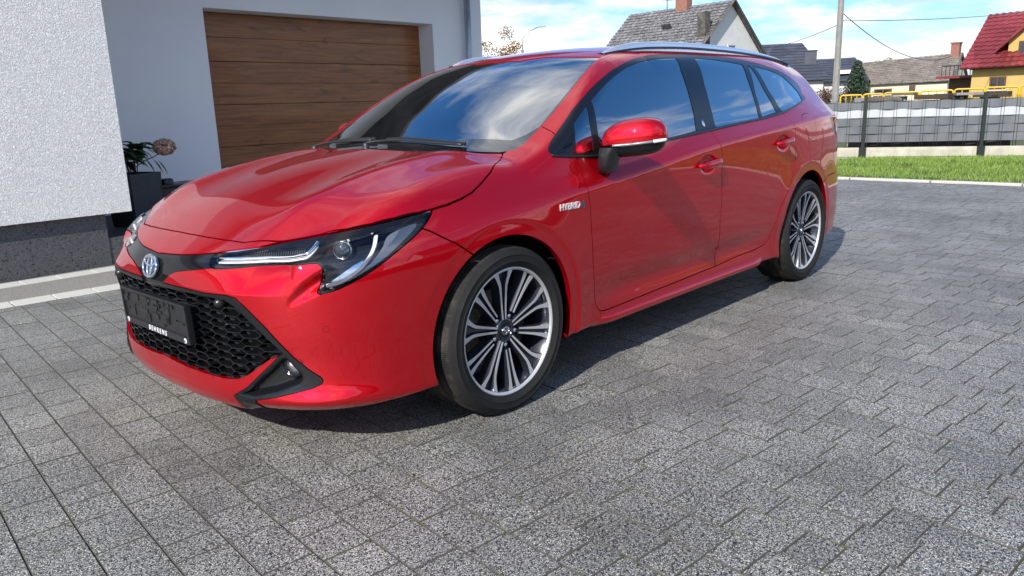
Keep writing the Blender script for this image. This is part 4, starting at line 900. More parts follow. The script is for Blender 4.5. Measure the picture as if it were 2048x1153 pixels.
def surface_nets(lo, hi, h, off=0., coarse=4):
    """mesh of body_f = off inside the box, quads, y>=0 half allowed"""
    H = h * coarse
    n = [int(np.ceil((hi[i] - lo[i]) / H)) + 1 for i in range(3)]
    ax = [lo[i] + H * (np.arange(n[i]) + .5) for i in range(3)]
    G = np.stack(np.meshgrid(*ax, indexing='ij'), -1).reshape(-1, 3)
    F = np.concatenate([body_f(G[i:i + 400000]) for i in range(0, len(G), 400000)]) - off
    act = np.where(np.abs(F) < H * 2.4)[0]
    bi = np.stack(np.unravel_index(act, n), 1)
    c = np.arange(coarse + 1)
    C = np.stack(np.meshgrid(c, c, c, indexing='ij'), -1).reshape(-1, 3)
    I = (bi[:, None, :] * coarse + C[None]).reshape(-1, 3)
    N = np.array([n[i] * coarse + 2 for i in range(3)])
    key = (I[:, 0] * N[1] + I[:, 1]) * N[2] + I[:, 2]
    uk, inv = np.unique(key, return_inverse=True)
    Q = np.stack([uk // (N[1] * N[2]), (uk // N[2]) % N[1], uk % N[2]], 1)
    Pp = np.array(lo) + Q * h
    V = np.concatenate([body_f(Pp[i:i + 400000]) for i in range(0, len(Pp), 400000)]) - off
    s = V < 0
    # cells
    cc = np.arange(coarse); CC = np.stack(np.meshgrid(cc, cc, cc, indexing='ij'), -1).reshape(-1, 3)
    inv = inv.reshape(len(bi), -1)
    m = coarse + 1
    def lid(o): return ((CC[:, 0] + o[0]) * m + CC[:, 1] + o[1]) * m + CC[:, 2] + o[2]
    offs = [(a, b, c_) for a in (0, 1) for b in (0, 1) for c_ in (0, 1)]
    cv = np.stack([inv[:, lid(o)] for o in offs], -1).reshape(-1, 8)
    sc = s[cv].sum(1); on = (sc > 0) & (sc < 8); cv = cv[on]
    pos = Pp[cv]; val = V[cv]
    acc = np.zeros((len(cv), 3)); cnt = np.zeros(len(cv))
    for a in range(8):
        for b in range(a + 1, 8):
            if bin(a ^ b).count('1') != 1: continue
            x = (val[:, a] < 0) != (val[:, b] < 0)
            t = np.where(x, val[:, a] / np.where(x, val[:, a] - val[:, b], 1), 0)
            acc += np.where(x[:, None], pos[:, a] + t[:, None] * (pos[:, b] - pos[:, a]), 0); cnt += x
    vert = acc / cnt[:, None]
    ck = uk[cv[:, 0]]; order = np.argsort(ck); ck = ck[order]; vert = vert[order]; cv = cv[order]
    quads = []
    st = [N[1] * N[2], N[2], 1]
    cornbit = [4, 2, 1]
    for a in range(3):
        b, c2 = (a + 1) % 3, (a + 2) % 3
        # edge from corner 7-ish: use cell's min corner edge along axis a
        s0 = s[cv[:, 0]]; s1 = s[cv[:, cornbit[a]]]
        e = np.where(s0 != s1)[0]
        k0 = ck[e]
        ks = [k0, k0 - st[b], k0 - st[b] - st[c2], k0 - st[c2]]
        ids = []; okm = np.ones(len(e), bool)
        for kk in ks:
            p = np.searchsorted(ck, kk); p = np.clip(p, 0, len(ck) - 1); okm &= ck[p] == kk; ids.append(p)
        q = np.stack(ids, 1)[okm]; flip = ~s0[e][okm]
        q[flip] = q[flip][:, ::-1]
        quads.append(q)
    return vert, np.concatenate(quads)

# ---------------------------------------------------------------- mesh cutting
def poly_sd(p, poly):
    """signed distance to a closed polygon, negative inside"""
    poly = np.asarray(poly, float); a = poly; b = np.roll(poly, -1, 0)
    d2 = np.full(len(p), 1e9); ins = np.zeros(len(p), bool)
    for i in range(len(a)):
        e = b[i] - a[i]; w = p - a[i]; L = e @ e
        if L < 1e-14: continue
        t = np.clip((w @ e) / L, 0, 1); q = w - t[:, None] * e
        d2 = np.minimum(d2, (q * q).sum(1))
        c = (a[i, 1] > p[:, 1]) != (b[i, 1] > p[:, 1])
        if e[1] != 0: ins ^= c & (p[:, 0] < a[i, 0] + (p[:, 1] - a[i, 1]) * e[0] / e[1])
    return np.sqrt(d2) * np.where(ins, -1, 1)
def smooth_poly(pts, n=4, closed=True):
    """Catmull-Rom through the points"""
    P = np.asarray(pts, float); m = len(P); out = []
    for i in range(m if closed else m - 1):
        g = lambda k: P[k % m] if closed else P[min(max(k, 0), m - 1)]
        p0, p1, p2, p3 = g(i - 1), g(i), g(i + 1), g(i + 2)
        for k in range(n):
            t = k / n; out.append(.5 * (2 * p1 + (p2 - p0) * t + (2 * p0 - 5 * p1 + 4 * p2 - p3) * t * t + (3 * p1 - p0 - 3 * p2 + p3) * t ** 3))
    if not closed: out.append(P[-1])
    return np.array(out)
PROJ = {'side': lambda P: P[:, [0, 2]], 'top': lambda P: P[:, [0, 1]], 'front': lambda P: P[:, [1, 2]],
        'corner': lambda P: np.stack([(P[:, 0] + P[:, 1]) * .70710678, P[:, 2]], 1), 'rear': lambda P: np.stack([(-P[:, 0] + P[:, 1]) * .70710678, P[:, 2]], 1)}
def cut(H, g):
    """split a triangle mesh along g=0 -> (inside g<0, outside)"""
    V, N, T = H
    g = np.where(np.abs(g) < 2e-5, 2e-5, g)
    s = g < 0; st = s[T]; c = st.sum(1)
    A = T[c == 3]; B = T[c == 0]; M = T[(c == 1) | (c == 2)]
    if len(M):
        sm = s[M]; one = np.where(sm.sum(1) == 1, 1, 0)
        odd = np.where(one == 1, np.argmax(sm, 1), np.argmax(~sm, 1))
        r = np.arange(len(M)); a = M[r, odd]; b = M[r, (odd + 1) % 3]; cc = M[r, (odd + 2) % 3]
        E = np.concatenate([np.stack([a, b], 1), np.stack([a, cc], 1)]); Es = np.sort(E, 1)
        key = Es[:, 0].astype(np.int64) * len(V) + Es[:, 1]; uk, inv = np.unique(key, return_inverse=True)
        i0 = (uk // len(V)).astype(int); i1 = (uk % len(V)).astype(int); t = (g[i0] / (g[i0] - g[i1]))[:, None]
        NV = V[i0] + t * (V[i1] - V[i0]); NN = N[i0] + t * (N[i1] - N[i0]); NN /= np.linalg.norm(NN, axis=1, keepdims=True) + 1e-12
        base = len(V); V = np.concatenate([V, NV]); N = np.concatenate([N, NN]); inv = inv.reshape(-1)
        ab = base + inv[:len(M)]; ac = base + inv[len(M):]
        t1 = np.stack([a, ab, ac], 1); q1 = np.stack([ab, b, cc], 1); q2 = np.stack([ab, cc, ac], 1)
        o = one == 1
        A = np.concatenate([A, t1[o], q1[~o], q2[~o]]); B = np.concatenate([B, t1[~o], q1[o], q2[o]])
    return compact(V, N, A), compact(V, N, B)
def compact(V, N, T):
    u, inv = np.unique(T, return_inverse=True)
    return V[u], N[u], inv.reshape(-1, 3)
def take(H, pj, poly, mask=None, gap=0.):
    """cut a panel out along an outline, leaving a shut line of 2*gap"""
    V = H[0]; g = np.full(len(V), 1.0)
    q = PROJ[pj](V); poly = np.asarray(poly); lo = poly.min(0) - .05; hi = poly.max(0) + .05
    near = ((q > lo) & (q < hi)).all(1)
    if mask is not None: near &= mask(V)
    g[near] = poly_sd(q[near], poly)
    if gap == 0: return cut(H, g)
    ins, out = cut(H, g - 0.)
    def again(Hx, sign):
        g2 = np.full(len(Hx[0]), 1.0); q = PROJ[pj](Hx[0]); near = ((q > lo) & (q < hi)).all(1)
        if mask is not None: near &= mask(Hx[0])
        g2[near] = poly_sd(q[near], poly)
        if sign < 0:
            g2[~near] = -1; return cut(Hx, g2 + gap)[0]
        return cut(Hx, g2 - gap)[1]
    return again(ins, -1), again(out, 1)
def boundary(T):
    E = np.concatenate([T[:, [0, 1]], T[:, [1, 2]], T[:, [2, 0]]]); k = np.sort(E, 1)
    key = k[:, 0].astype(np.int64) * (T.max() + 1) + k[:, 1]; u, idx, cnt = np.unique(key, return_index=True, return_counts=True)
    return E[idx[cnt == 1]]
def flange(H, d, keep_centre=True, flat=False):
    """turn the free edges inwards so that a panel has an edge with depth"""
    V, N, T = H; E = boundary(T)
    if keep_centre: E = E[~((np.abs(V[E[:, 0], 1]) < 1.5e-3) & (np.abs(V[E[:, 1], 1]) < 1.5e-3))]
    u, inv = np.unique(E, return_inverse=True); inv = inv.reshape(-1, 2); n = len(u); b = len(V)
    Vi = V[u] - N[u] * d
    V2 = np.concatenate([V, V[u], Vi]); a0 = b + inv[:, 0]; a1 = b + inv[:, 1]; c0 = a0 + n; c1 = a1 + n
    Fq = np.concatenate([np.stack([a1, a0, c0], 1), np.stack([a1, c0, c1], 1)])
    fn = np.cross(V2[Fq[:, 1]] - V2[Fq[:, 0]], V2[Fq[:, 2]] - V2[Fq[:, 0]]); acc = np.zeros((len(V2), 3)); np.add.at(acc, Fq.ravel(), np.repeat(fn, 3, 0))
    acc = acc[b:]; acc /= np.linalg.norm(acc, axis=1, keepdims=True) + 1e-12
    if flat: acc = np.concatenate([N[u], N[u]])
    return V2, np.concatenate([N, acc]), np.concatenate([T, Fq])
def shift(H, d): return H[0] - H[1] * d, H[1], H[2]
def both(H):
    """mirror and weld across the centre plane"""
    V, N, T = H; V = V.copy(); N = N.copy(); c = np.abs(V[:, 1]) < 1.5e-3; V[c, 1] = 0; N[c, 1] = 0; N[c] /= np.linalg.norm(N[c], axis=1, keepdims=True) + 1e-12
    n = len(V); mp = np.arange(n) + n; mp[c] = np.where(c)[0]
    used = np.concatenate([V, V * [1, -1, 1]]); un = np.concatenate([N, N * [1, -1, 1]])
    return compact(used, un, np.concatenate([T, mp[T][:, ::-1]]))
def left(H): return H[0] * [1, -1, 1], H[1] * [1, -1, 1], H[2][:, ::-1]
def emit(name, H, mat, parent): return mesh(name, H[0], H[2], mat, parent, N=H[1])
def emit2(name, H, mat, parent):
    """left and right copies of a side panel"""
    return emit(name, left(H), mat, parent), emit(name, H, mat, parent)

# ---------------------------------------------------------------- the car
car = thing('car', 'red estate car with black grille and silver roof rails parked on the paved yard', 'car', (1.35, 0, 0))
def tp(name): return np.array(TR[name][1] if name in TR and isinstance(TR[name][0], str) else TR[name], float)

# --- sculpted features
_fog = tp('fogpocket'); _hp = tp('hollow'); _hp = np.concatenate([_hp[:1] + [.016, .010], _hp[1:2] + [.016, -.002], _hp[2:]])
def seg_d(p, a, b):
    e_ = b - a; w_ = p - a; t = np.clip((w_ @ e_) / (e_ @ e_), 0, 1); return np.hypot(*(w_ - t[:, None] * e_).T)
def feat_corner(x, y, z, f):
    u = (x + y) * .70710678
    lo = _fog.min(0) - .01; hi = _fog.max(0) + .01
    s = (x < -.5) & (u > lo[0]) & (u < hi[0]) & (z > lo[1]) & (z < hi[1]) & (np.abs(f) < .15)
    if s.any():
        d = -poly_sd(np.stack([u[s], z[s]], 1), _fog); t = np.clip(d / .02, 0, 1); f[s] = f[s] + .03 * t * t * (3 - 2 * t)
    lo = _hp.min(0) - .01; hi = _hp.max(0) + .02
    s = (x < -.5) & (u > lo[0]) & (u < hi[0]) & (z > lo[1]) & (z < hi[1]) & (np.abs(f) < .15)
    if s.any():
        p = np.stack([u[s], z[s]], 1); ins = poly_sd(p, _hp) < 0; sm = lambda d, w: (lambda t: t * t * (3 - 2 * t))(np.clip(d / w, 0, 1))
        d1 = np.min([seg_d(p, _hp[i], _hp[i + 1]) for i in range(3, len(_hp) - 1)] + [seg_d(p, _hp[-1], _hp[0])], 0); d2 = np.min([seg_d(p, _hp[1], _hp[2]), seg_d(p, _hp[2], _hp[3])], 0); d3 = seg_d(p, _hp[0], _hp[1])
        f[s] = f[s] + .050 * sm(d1, .055) * sm(d2, .050) * sm(d3, .013) * ins
    return f
def feat_handles(x, y, z, f):
    for hx, hz in ((1.425, .815), (2.28, .872)):
        d = ((x - hx) / .062) ** 2 + ((z - hz) / .034) ** 2
        s = (d < 6) & (y > .7)
        f = np.where(s, f + .020 * np.exp(-d ** 2 * .9), f)
    return f
def feat_side(x, y, z, f):
    # lower door scallop and the lip of the front splitter
    s = np.exp(-((z - .335) / .055) ** 2) / (1 + np.exp(-(x - .62) / .05)) / (1 + np.exp((x - 2.08) / .05)) * (y > .6)
    f = f + .012 * s
    # raised blade at the bottom corner of the front bumper
    u = (x + y) * .70710678
    near = (np.abs(f) < .12) & (x < -.3)
    w_ = near * np.clip((y - .42) / .06, 0, 1)
    f = f - .020 * np.exp(-(np.sqrt((z - .222) ** 2 + 1.6e-5) / .030) ** 1.6) * np.exp(-((u + .02) / .17) ** 2) * w_
    f = f + np.maximum(.204 - z, 0) * .55 * w_
    return f
FEAT += [feat_handles, feat_side, feat_corner]

_t = __import__('time').time()
V, Q = surface_nets((-.98, -.0036, .1), (3.8, .95, 1.48), .0072)
V = project_to(V, it=3); N, _ = body_n(V)
V[np.abs(V[:, 1]) < 2e-3, 1] = 0
H = (V, N, np.concatenate([Q[:, [0, 1, 2]], Q[:, [0, 2, 3]]]))
up = lambda zz: (lambda P: P[:, 2] > zz)
side = lambda P: P[:, 1] > .45
G = .0026
RED = 'red_paint'
BODY = car
# wheel openings
th = np.linspace(0, 2 * np.pi, 120, endpoint=False)
for cx, r in ((-.004, .360), (2.70, .372)):
    _, H = take(H, 'side', np.stack([cx + r * np.cos(th), .312 + r * np.sin(th)], 1), side)
# windscreen
ws = np.concatenate([[[.075, -.02], [.08, .0], [.095, .22], [.13, .41], [.19, .55]], [[.225, .640]], tp('ws_side')[1:], tp('ws_top')[1:-1], [[.905, .15], [.90, 0], [.90, -.02]]])
WSC, H = take(H, 'top', ws, lambda P: (P[:, 2] > .9) & (P[:, 0] < 1.2), .0015)
# side window area
DLO, H = take(H, 'side', smooth_poly(tp('dlo'), 3), lambda P: P[:, 1] > .5)
# bonnet
hood = np.concatenate([[[-.784, -.02], [-.7840, .0]], tp('hood_front')[1:-1], tp('hood_side')[1:], [[.214, .652], [.165, .545], [.115, .41], [.08, .22], [.062, .1], [.058, 0], [.058, -.02]]])
HOOD, H = take(H, 'top', hood, lambda P: (P[:, 2] > .685) & (P[:, 0] < .3), G)
# cowl strip between bonnet and glass
COWL, H = take(H, 'top', [[.0, -.02], [.0, .6], [.19, .652], [.235, .668], [.26, .60], [.26, -.02]], lambda P: (P[:, 2] > .9) & (P[:, 0] < .3))
# headlamp
LAMP, H = take(H, 'corner', smooth_poly(tp('lamp'), 3), lambda P: (P[:, 0] < 0) & (P[:, 2] > .5), .0022)
# nose strip
st = tp('strip'); st = np.concatenate([[[-.02, .6567]], [[0, .6567]], st[1:5], st[5:-1], [[.045, .545], [0, .540], [-.02, .540]]])
STRIP, H = take(H, 'front', st, lambda P: P[:, 0] < -.77, .0012)
# black lower area
out = np.concatenate([[[-.66, .5640], [-.6406, .5636]], tp('outer')[1:], [[-.20, .16], [-.26, .145]], tp('lipside')[::-1][:-1], tp('liptop'), [[-.62, .2835], [-.66, .2835]]])
OUT, H = take(H, 'corner', out, lambda P: P[:, 0] < -.5, .001)
inn = np.concatenate([[[-.66, .5530]], tp('inner'), tp('liptop')[1:], [[-.62, .2835], [-.66, .2835]]])
GRI, OUT = take(OUT, 'corner', inn, lambda P: P[:, 0] < -.5)
# nose panel above the strip
nose = np.concatenate([[[-.02, .655]], [[0, .6560]], st[2:6] - [0, .001], [[.36, .66], [.52, .69], [.6, .78], [-.02, .78]]])
NOSE, H = take(H, 'front', nose, lambda P: (P[:, 0] < -.70), 0)
# bumper
bs = tp('bumper_seam')
bump_poly = np.concatenate([[[.30, .83]], bs, [[.56, .58], [.56, 0], [-.9, 0], [-.9, .83]]])
BUMP, H = take(H, 'corner', bump_poly, lambda P: P[:, 0] < .05, G)
# wing
fe = tp('door_front_edge'); fs_ = tp('fender_seam')
wing = np.concatenate([[[-.7, .0], [.575, 0], [.575, .235]], fe[:9][::-1], [[.45, .97]], [fs_[0] + [.03, -.02]], fs_, [fs_[1] + [-.04, .03]], [[.2, 1.15], [-.7, 1.15]]])
WING, H = take(H, 'side', wing, lambda P: P[:, 1] > .3, .0016)
# doors
md = tp('door_mid'); re_ = tp('door_rear_edge')
door1 = np.concatenate([fe, md[:-1][::-1], [[1.56, 1.05], [.55, .99]]])
DOOR1, H = take(H, 'side', door1, lambda P: P[:, 1] > .5, G)
door2 = np.concatenate([md, re_[1:], [[2.43, 1.09], [1.56, 1.05]]])
DOOR2, H = take(H, 'side', door2, lambda P: P[:, 1] > .5, G)
FUEL, H = take(H, 'side', smooth_poly(tp('fuel') , 3), lambda P: P[:, 1] > .5, .0014)
TAILX = [[-1.60, .978], [-1.68, .986], [-2.35, .995], [-2.35, .84], [-1.80, .835], [-1.66, .89]]
TAIL, H = take(H, 'rear', TAILX, lambda P: P[:, 0] > 2.9, .002)
# rear bumper seam and tailgate glass
RB, H = take(H, 'rear', [[-1.55, .62], [-3.2, .66], [-3.2, -.1], [-1.3, -.1], [-1.3, .5]], lambda P: P[:, 0] > 2.95, G)
RGL, H = take(H, 'front', [[-.02, 1.06], [.56, 1.06], [.50, 1.30], [-.02, 1.32]], lambda P: P[:, 0] > 3.2, .002)
GATE, H = take(H, 'front', [[-.02, .66], [.60, .66], [.62, .95], [.58, 1.05], [.53, 1.33], [-.02, 1.36]], lambda P: P[:, 0] > 3.2, G)
SHELL = H
FD = .022
fl = lambda X, d=FD: flange(X, d)
emit('body_shell', both(fl(SHELL)), RED, car)
emit('bonnet', both(fl(HOOD, .016)), RED, car)
emit('nose_panel', both(fl(NOSE)), RED, car)
emit('front_bumper', both(fl(BUMP, .018)), RED, car)
emit2('front_wing', fl(WING), RED, car)
emit2('front_door', fl(DOOR1), RED, car)
emit2('rear_door', fl(DOOR2), RED, car)
emit2('fuel_flap', fl(FUEL, .006), RED, car)[1].name = 'side_cover'
TB_, TAIL = take(TAIL, 'rear', [[-1.50, 1.0], [-1.70, 1.0], [-1.76, .82], [-1.50, .82]], lambda P: P[:, 0] > 2.9)
emit2('tail_lamp', fl(TAIL), 'red_lens', car); emit2('tail_lamp_edge', fl(shift(TB_, .004)), 'trim_black', car)
emit('rear_bumper', both(fl(RB)), RED, car)
emit('tailgate', both(fl(GATE)), RED, car)
emit('rear_window', both(fl(shift(RGL, .002), .004)), 'privacy_glass', car)
emit('cowl_panel', both(shift(COWL, .022)), 'black_plastic', car)
emit('nose_strip', both(fl(shift(STRIP, .003), .02)), 'black_gloss', car)
emit('bumper_trim', both(fl(shift(OUT, -.004), .03)), 'trim_black', car)
# windscreen: clear glass inside a black border
wi = np.concatenate([[[.155, -.02], [.155, 0], [.16, .15]], tp('ws_in'), [[.925, .50], [.90, .38], [.878, .20], [.870, 0], [.870, -.02]]])
CLR, FRIT = take(WSC, 'top', wi, None)
emit('windscreen', both(shift(CLR, .003)), 'windscreen_glass', car)
fr_o = emit('windscreen_border', both(fl(shift(FRIT, .003), .010)), 'frit_black', car)
# side windows
TRIM = DLO
panes = {}
for nm, mat_ in (('pane_quarter', 'window_glass'), ('pane_front', 'window_glass'), ('pane_rear', 'privacy_glass'), ('pane_rear_small', 'privacy_glass'), ('pane_cargo', 'privacy_glass')):
    PN, TRIM = take(TRIM, 'side', tp(nm), None)
    for X in (left(shift(PN, .0035)), shift(PN, .0035)): emit('side_window', X, mat_, car)
emit2('window_surround', flange(shift(TRIM, .001), .0035, flat=True), 'trim_black', car)
# seals that frame each pane (raised bead)
def bead(name, line3, r, mat, parent, mirror=True, n=6):
    L = [Vector(p) for p in line3]
    a = MB(); a.tube(L, r, n); o = a.build(name, mat, parent, smooth=True)
    if mirror:
        b = MB(); b.tube([Vector((p.x, -p.y, p.z)) for p in L], r, n); b.build(name, mat, parent, smooth=True)
    return o
def on_body(pts, off=0., pj='side'):
    """points of a projection placed on the body surface (left side)"""
    P = np.array(pts, float)
    if pj == 'side': X = np.stack([P[:, 0], np.full(len(P), .80), P[:, 1]], 1); X[:, 1] = WS(X[:, 0], X[:, 2])
    X = project_to(X, off, 6); X[:, 1] *= -1
    return X
dl = smooth_poly(tp('dlo'), 3)
low = dl[(np.arange(len(dl)) > 2) & (np.arange(len(dl)) < 39)]
bead('window_seal', on_body(low, .002), .0055, 'black_satin', car)
# wheel-side closing: inner shell so that gaps and openings look into something dark
Vi, Qi = surface_nets((-.93, -.011, .14), (3.72, .93, 1.40), .022, off=-.030)
Vi = project_to(Vi, -.030, 2); Ni, _ = body_n(Vi, .004); Vi[np.abs(Vi[:, 1]) < 6e-3, 1] = 0
HI = (Vi, Ni, np.concatenate([Qi[:, [0, 1, 2]], Qi[:, [0, 2, 3]]]))
for cx, r in ((0., .40), (2.70, .40)):
    _, HI = take(HI, 'side', np.stack([cx + r * np.cos(th[::3]), .312 + r * np.sin(th[::3])], 1), lambda P: P[:, 1] > .30)
_, HI = take(HI, 'side', tp('dlo') * [1, 1], lambda P: P[:, 1] > .4)
_, HI = take(HI, 'top', ws, lambda P: (P[:, 2] > .86) & (P[:, 0] < 1.2))
_, HI = take(HI, 'front', [[-.02, 1.06], [.56, 1.06], [.50, 1.30], [-.02, 1.32]], lambda P: P[:, 0] > 3.2)
_, HI = take(HI, 'corner', smooth_poly(tp('lamp'), 2), lambda P: (P[:, 0] < 0) & (P[:, 2] > .5))
_, HI = take(HI, 'corner', inn, lambda P: P[:, 0] < -.5)
_, HI = take(HI, 'corner', tp('fogpocket'), lambda P: P[:, 0] < -.5)
emit('inner_structure', both(HI), 'under_black', car)

# --- headlamps: lens, housing bowl, light signatures
def corner_pt(u, z, off=0., n=1):
    """point of the corner projection on the body, left side"""
    P = np.stack([np.asarray(u, float), np.asarray(z, float)], 1)
    y = np.full(len(P), .72)
    for _ in range(40):
        x = P[:, 0] * 1.41421356 - y; X = np.stack([x, y, P[:, 1]], 1); f = body_f(X) - off
        y = y + np.clip(-f * .6, -.03, .03)          # moving along (-1,+1) leaves u unchanged
    X = np.stack([P[:, 0] * 1.41421356 - y, y, P[:, 1]], 1); return X
def cl(name, off, n=4):
    q = smooth_poly(tp(name), n, False); X = corner_pt(q[:, 0], q[:, 1], off); X[:, 1] *= -1; return X
def ribbon(name, line, w, thick, mat, parent, wdir=(0, 0, 1)):
    pts = [Vector(p) for p in line]; mb = MB(); mb.tube(pts, [(w, thick)] * len(pts) if not isinstance(w, list) else [(a, thick) for a in w], 10)
    return mb.build(name, mat, parent, smooth=True)
def flip(o, parent):
    """mirrored copy on the other side"""
    me = o.data.copy(); me.transform(Matrix.Diagonal((1, -1, 1, 1))); me.flip_normals(); c = bpy.data.objects.new(o.name, me); COL.objects.link(c); c.parent = parent; return c
for sgn in (0, 1):
    S = left if sgn == 0 else (lambda X: X)
    hl = bpy.data.objects.new('headlamp', None); COL.objects.link(hl); hl.parent = car
    tb_ = np.concatenate([tp('lamp')[1:8] + [0, .01], tp('lam_top')[::-1] + [0, -.001]])
    BAND, LENS_ = take(LAMP, 'corner', tb_, None)
    emit('lamp_lens', S(fl(shift(LENS_, .001), .012)), 'lamp_lens', hl); emit('lamp_edge', S(fl(shift(BAND, .003), .012)), 'black_gloss', hl)
    emit('lamp_housing', S(shift(LAMP, .050)), 'lamp_dark', hl)
    def side_fix(o):
        if sgn:
            o.data.transform(Matrix.Diagonal((1, -1, 1, 1))); o.data.flip_normals()
        return o
    a = cl('lam_a', -.012); side_fix(ribbon('daytime_light', a, .0065, .004, 'drl_white', hl))
    a2 = a.copy(); a2[:, 2] += .012; side_fix(ribbon('chrome_blade', a2, .002, .006, 'chrome', hl))
    b = cl('lam_b', -.014); side_fix(ribbon('daytime_light', b, .012, .006, 'drl_white', hl))
    c = cl('lam_top', -.008); side_fix(ribbon('top_blade', c, .0035, .004, 'chrome', hl))
    # grey outer reflector field following the lens edge
    q = smooth_poly(tp('lam_c'), 4); g_, _ = take(shift(LAMP, .010), 'corner', q, None); 
    emit('side_reflector', S(g_), 'lamp_grey', hl)
    # lower bowl
    q = np.array([tp('lamp')[i] for i in (15, 16, 17, 14, 13)]); 
    lb = np.concatenate([tp('lamp')[[15, 16]], tp('lam_b')[::-1][1:5] + [-.02, 0], tp('lam_b')[:1]])
    bowl, _ = take(shift(LAMP, .024), 'corner', np.array([tp('lamp')[15], tp('lamp')[16] + [.003, .01], tp('lam_b')[3] + [-.045, -.015], tp('lam_b')[3] + [-.01, 0], tp('lam_b')[2], tp('lam_b')[1], tp('lam_b')[0]]), None)
    if len(bowl[2]): emit('lower_reflector', S(bowl), 'lamp_silver', hl)
    # ribbed indicator field inside the inner arm
    mb = MB()
    la = tp('lam_a'); 
    for k in range(34):
        t = k / 33.; u = la[0, 0] + .02 + (la[3, 0] - la[0, 0] - .02) * t; z0 = np.interp(u, la[:4, 0], la[:4, 1]) + .012; z1 = np.interp(u, tp('lam_top')[:, 0], tp('lam_top')[:, 1]) - .008
        if z1 - z0 < .004: continue
        X = corner_pt([u, u], [z0, z1], -.022); X[:, 1] *= -1; mb.tube([X[0], X[1]], .0013, 4)
    side_fix(mb.build('indicator_ribs', 'lamp_grey', hl))
    # projector
    pr = corner_pt([TRP['proj'][0]], [TRP['proj'][1]], -.035)[0]; pr[1] *= -1; d = Vector((-.80, -.58, -.05)).normalized(); u_ = d.cross(Vector((0, 0, 1))).normalized(); v_ = u_.cross(d)
    for nm, prof, mt in (('projector_lens', [(0, .018), (.010, .0165), (.018, .012), (.024, .004), (.026, 0)], 'projector_glass'), ('projector_ring', [(.0265, -.02), (.0265, .004), (.029, .006), (.031, .003), (.031, -.02)], 'silver_satin')):
        mb = MB(); mb.lathe(prof, 28); M3 = Matrix((u_, v_, d)).transposed()
        mb.V = [tuple(Vector(pr) + M3 @ Vector(v)) for v in mb.V]; side_fix(mb.build(nm, mt, hl, smooth=True))

# --- grille mesh: real cells in a recessed surface
def front_x(y, z, off):
    y = np.abs(np.asarray(y, float)); z = np.asarray(z, float); x = np.full(len(y), -.95)
    X = np.stack([x, y, z], 1)
    for _ in range(50):
        f = body_f(X) - off; X[:, 0] += np.clip(f * .7, -.02, .03)
    return X[:, 0]
inn_s = np.array(inn)
def in_grille(P3, m=.0):
    P = np.array(P3, float); P[:, 1] = np.abs(P[:, 1]); return poly_sd(PROJ['corner'](P), inn_s) < -m
cw, ch, sl = .0800, .0275, .017
segs = []
for c_ in range(-11, 12):
    for r in range(-2, 13):
        cy = c_ * (cw - sl); cz = .27 + r * ch + (ch / 2 if c_ % 2 else 0)
        A = [(-cw * .5, 0), (-cw * .5 + sl, ch * .5), (cw * .5 - sl, ch * .5), (cw * .5, 0), (cw * .5 - sl, -ch * .5), (-cw * .5 + sl, -ch * .5)]
        for k in range(6):
            p0, p1 = A[k], A[(k + 1) % 6]; segs.append(((cy + p0[0], cz + p0[1]), (cy + p1[0], cz + p1[1])))
uniq = {}
for a, b in segs:
    k = tuple(sorted(((round(a[0], 3), round(a[1], 3)), (round(b[0], 3), round(b[1], 3))))); uniq[k] = (a, b)
segs = list(uniq.values()); SA = np.array(segs)
Y0, Z0, Y1, Z1 = SA[:, 0, 0], SA[:, 0, 1], SA[:, 1, 0], SA[:, 1, 1]
XA = front_x(Y0, Z0, -.010); XB = front_x(Y1, Z1, -.010)
okA = in_grille(np.stack([XA, Y0, Z0], 1), -.012) & in_grille(np.stack([XB, Y1, Z1], 1), -.012)
mb = MB(); w_ = .0021
for i in np.where(okA)[0]:
    a = Vector((XA[i], Y0[i], Z0[i])); b = Vector((XB[i], Y1[i], Z1[i])); t = (b - a).normalized(); nn = Vector((-1, 0, 0)); s_ = t.cross(nn).normalized() * w_; nn = s_.cross(t).normalized() * -1
    if nn.x > 0: nn = -nn
    e = t * .001; back = -nn * .022
    P4 = [a - s_ - e, b - s_ + e, b + s_ + e, a + s_ - e]; top = [p + nn * .0008 for p in (a - s_ * .5, b - s_ * .5, b + s_ * .5, a + s_ * .5)]
    mb.add(top + P4 + [p + back for p in P4], [(0, 1, 2, 3), (0, 4, 5, 1), (2, 6, 7, 3), (1, 5, 6, 2), (3, 7, 4, 0), (4, 8, 9, 5), (6, 10, 11, 7), (5, 9, 10, 6), (7, 11, 8, 4)])
gm = mb.build('grille_mesh', 'black_gloss', car); gm['kind'] = 'stuff'
emit('grille_backing', both(shift(GRI, .055)), 'under_black', car)
# --- badge on the nose
def emblem(parent, M, s, mats, disc=True):
    """two crossed rings inside an outer ring"""
    if disc:
        mb = MB(); mb.lathe([(0, .004), (.9, .003), (1.0, .0)], 40); mb.V = [tuple(M @ Vector((v[0] * s[0], v[1] * s[1], v[2] if abs(v[2]) > 0 else v[2]))) for v in mb.V]
        mb.build('badge_disc', mats[1], parent, smooth=True)
    rings = [((0, 0), (1.0, 1.0)), ((0, .0), (.33, .90)), ((0, .42), (.80, .42))]
    mb = MB()
    for (cx, cy), (a, b) in rings:
        pts = [M @ Vector(((cx + a * .93 * math.cos(t)) * s[0], (cy + b * .93 * math.sin(t)) * s[1], .0055)) for t in np.linspace(0, 2 * math.pi, 33)]
        mb.tube(pts, s[0] * .075, 6)
    return mb.build('badge_rings', mats[0], parent, smooth=True)
bd = bpy.data.objects.new('badge', None); COL.objects.link(bd); bd.parent = car
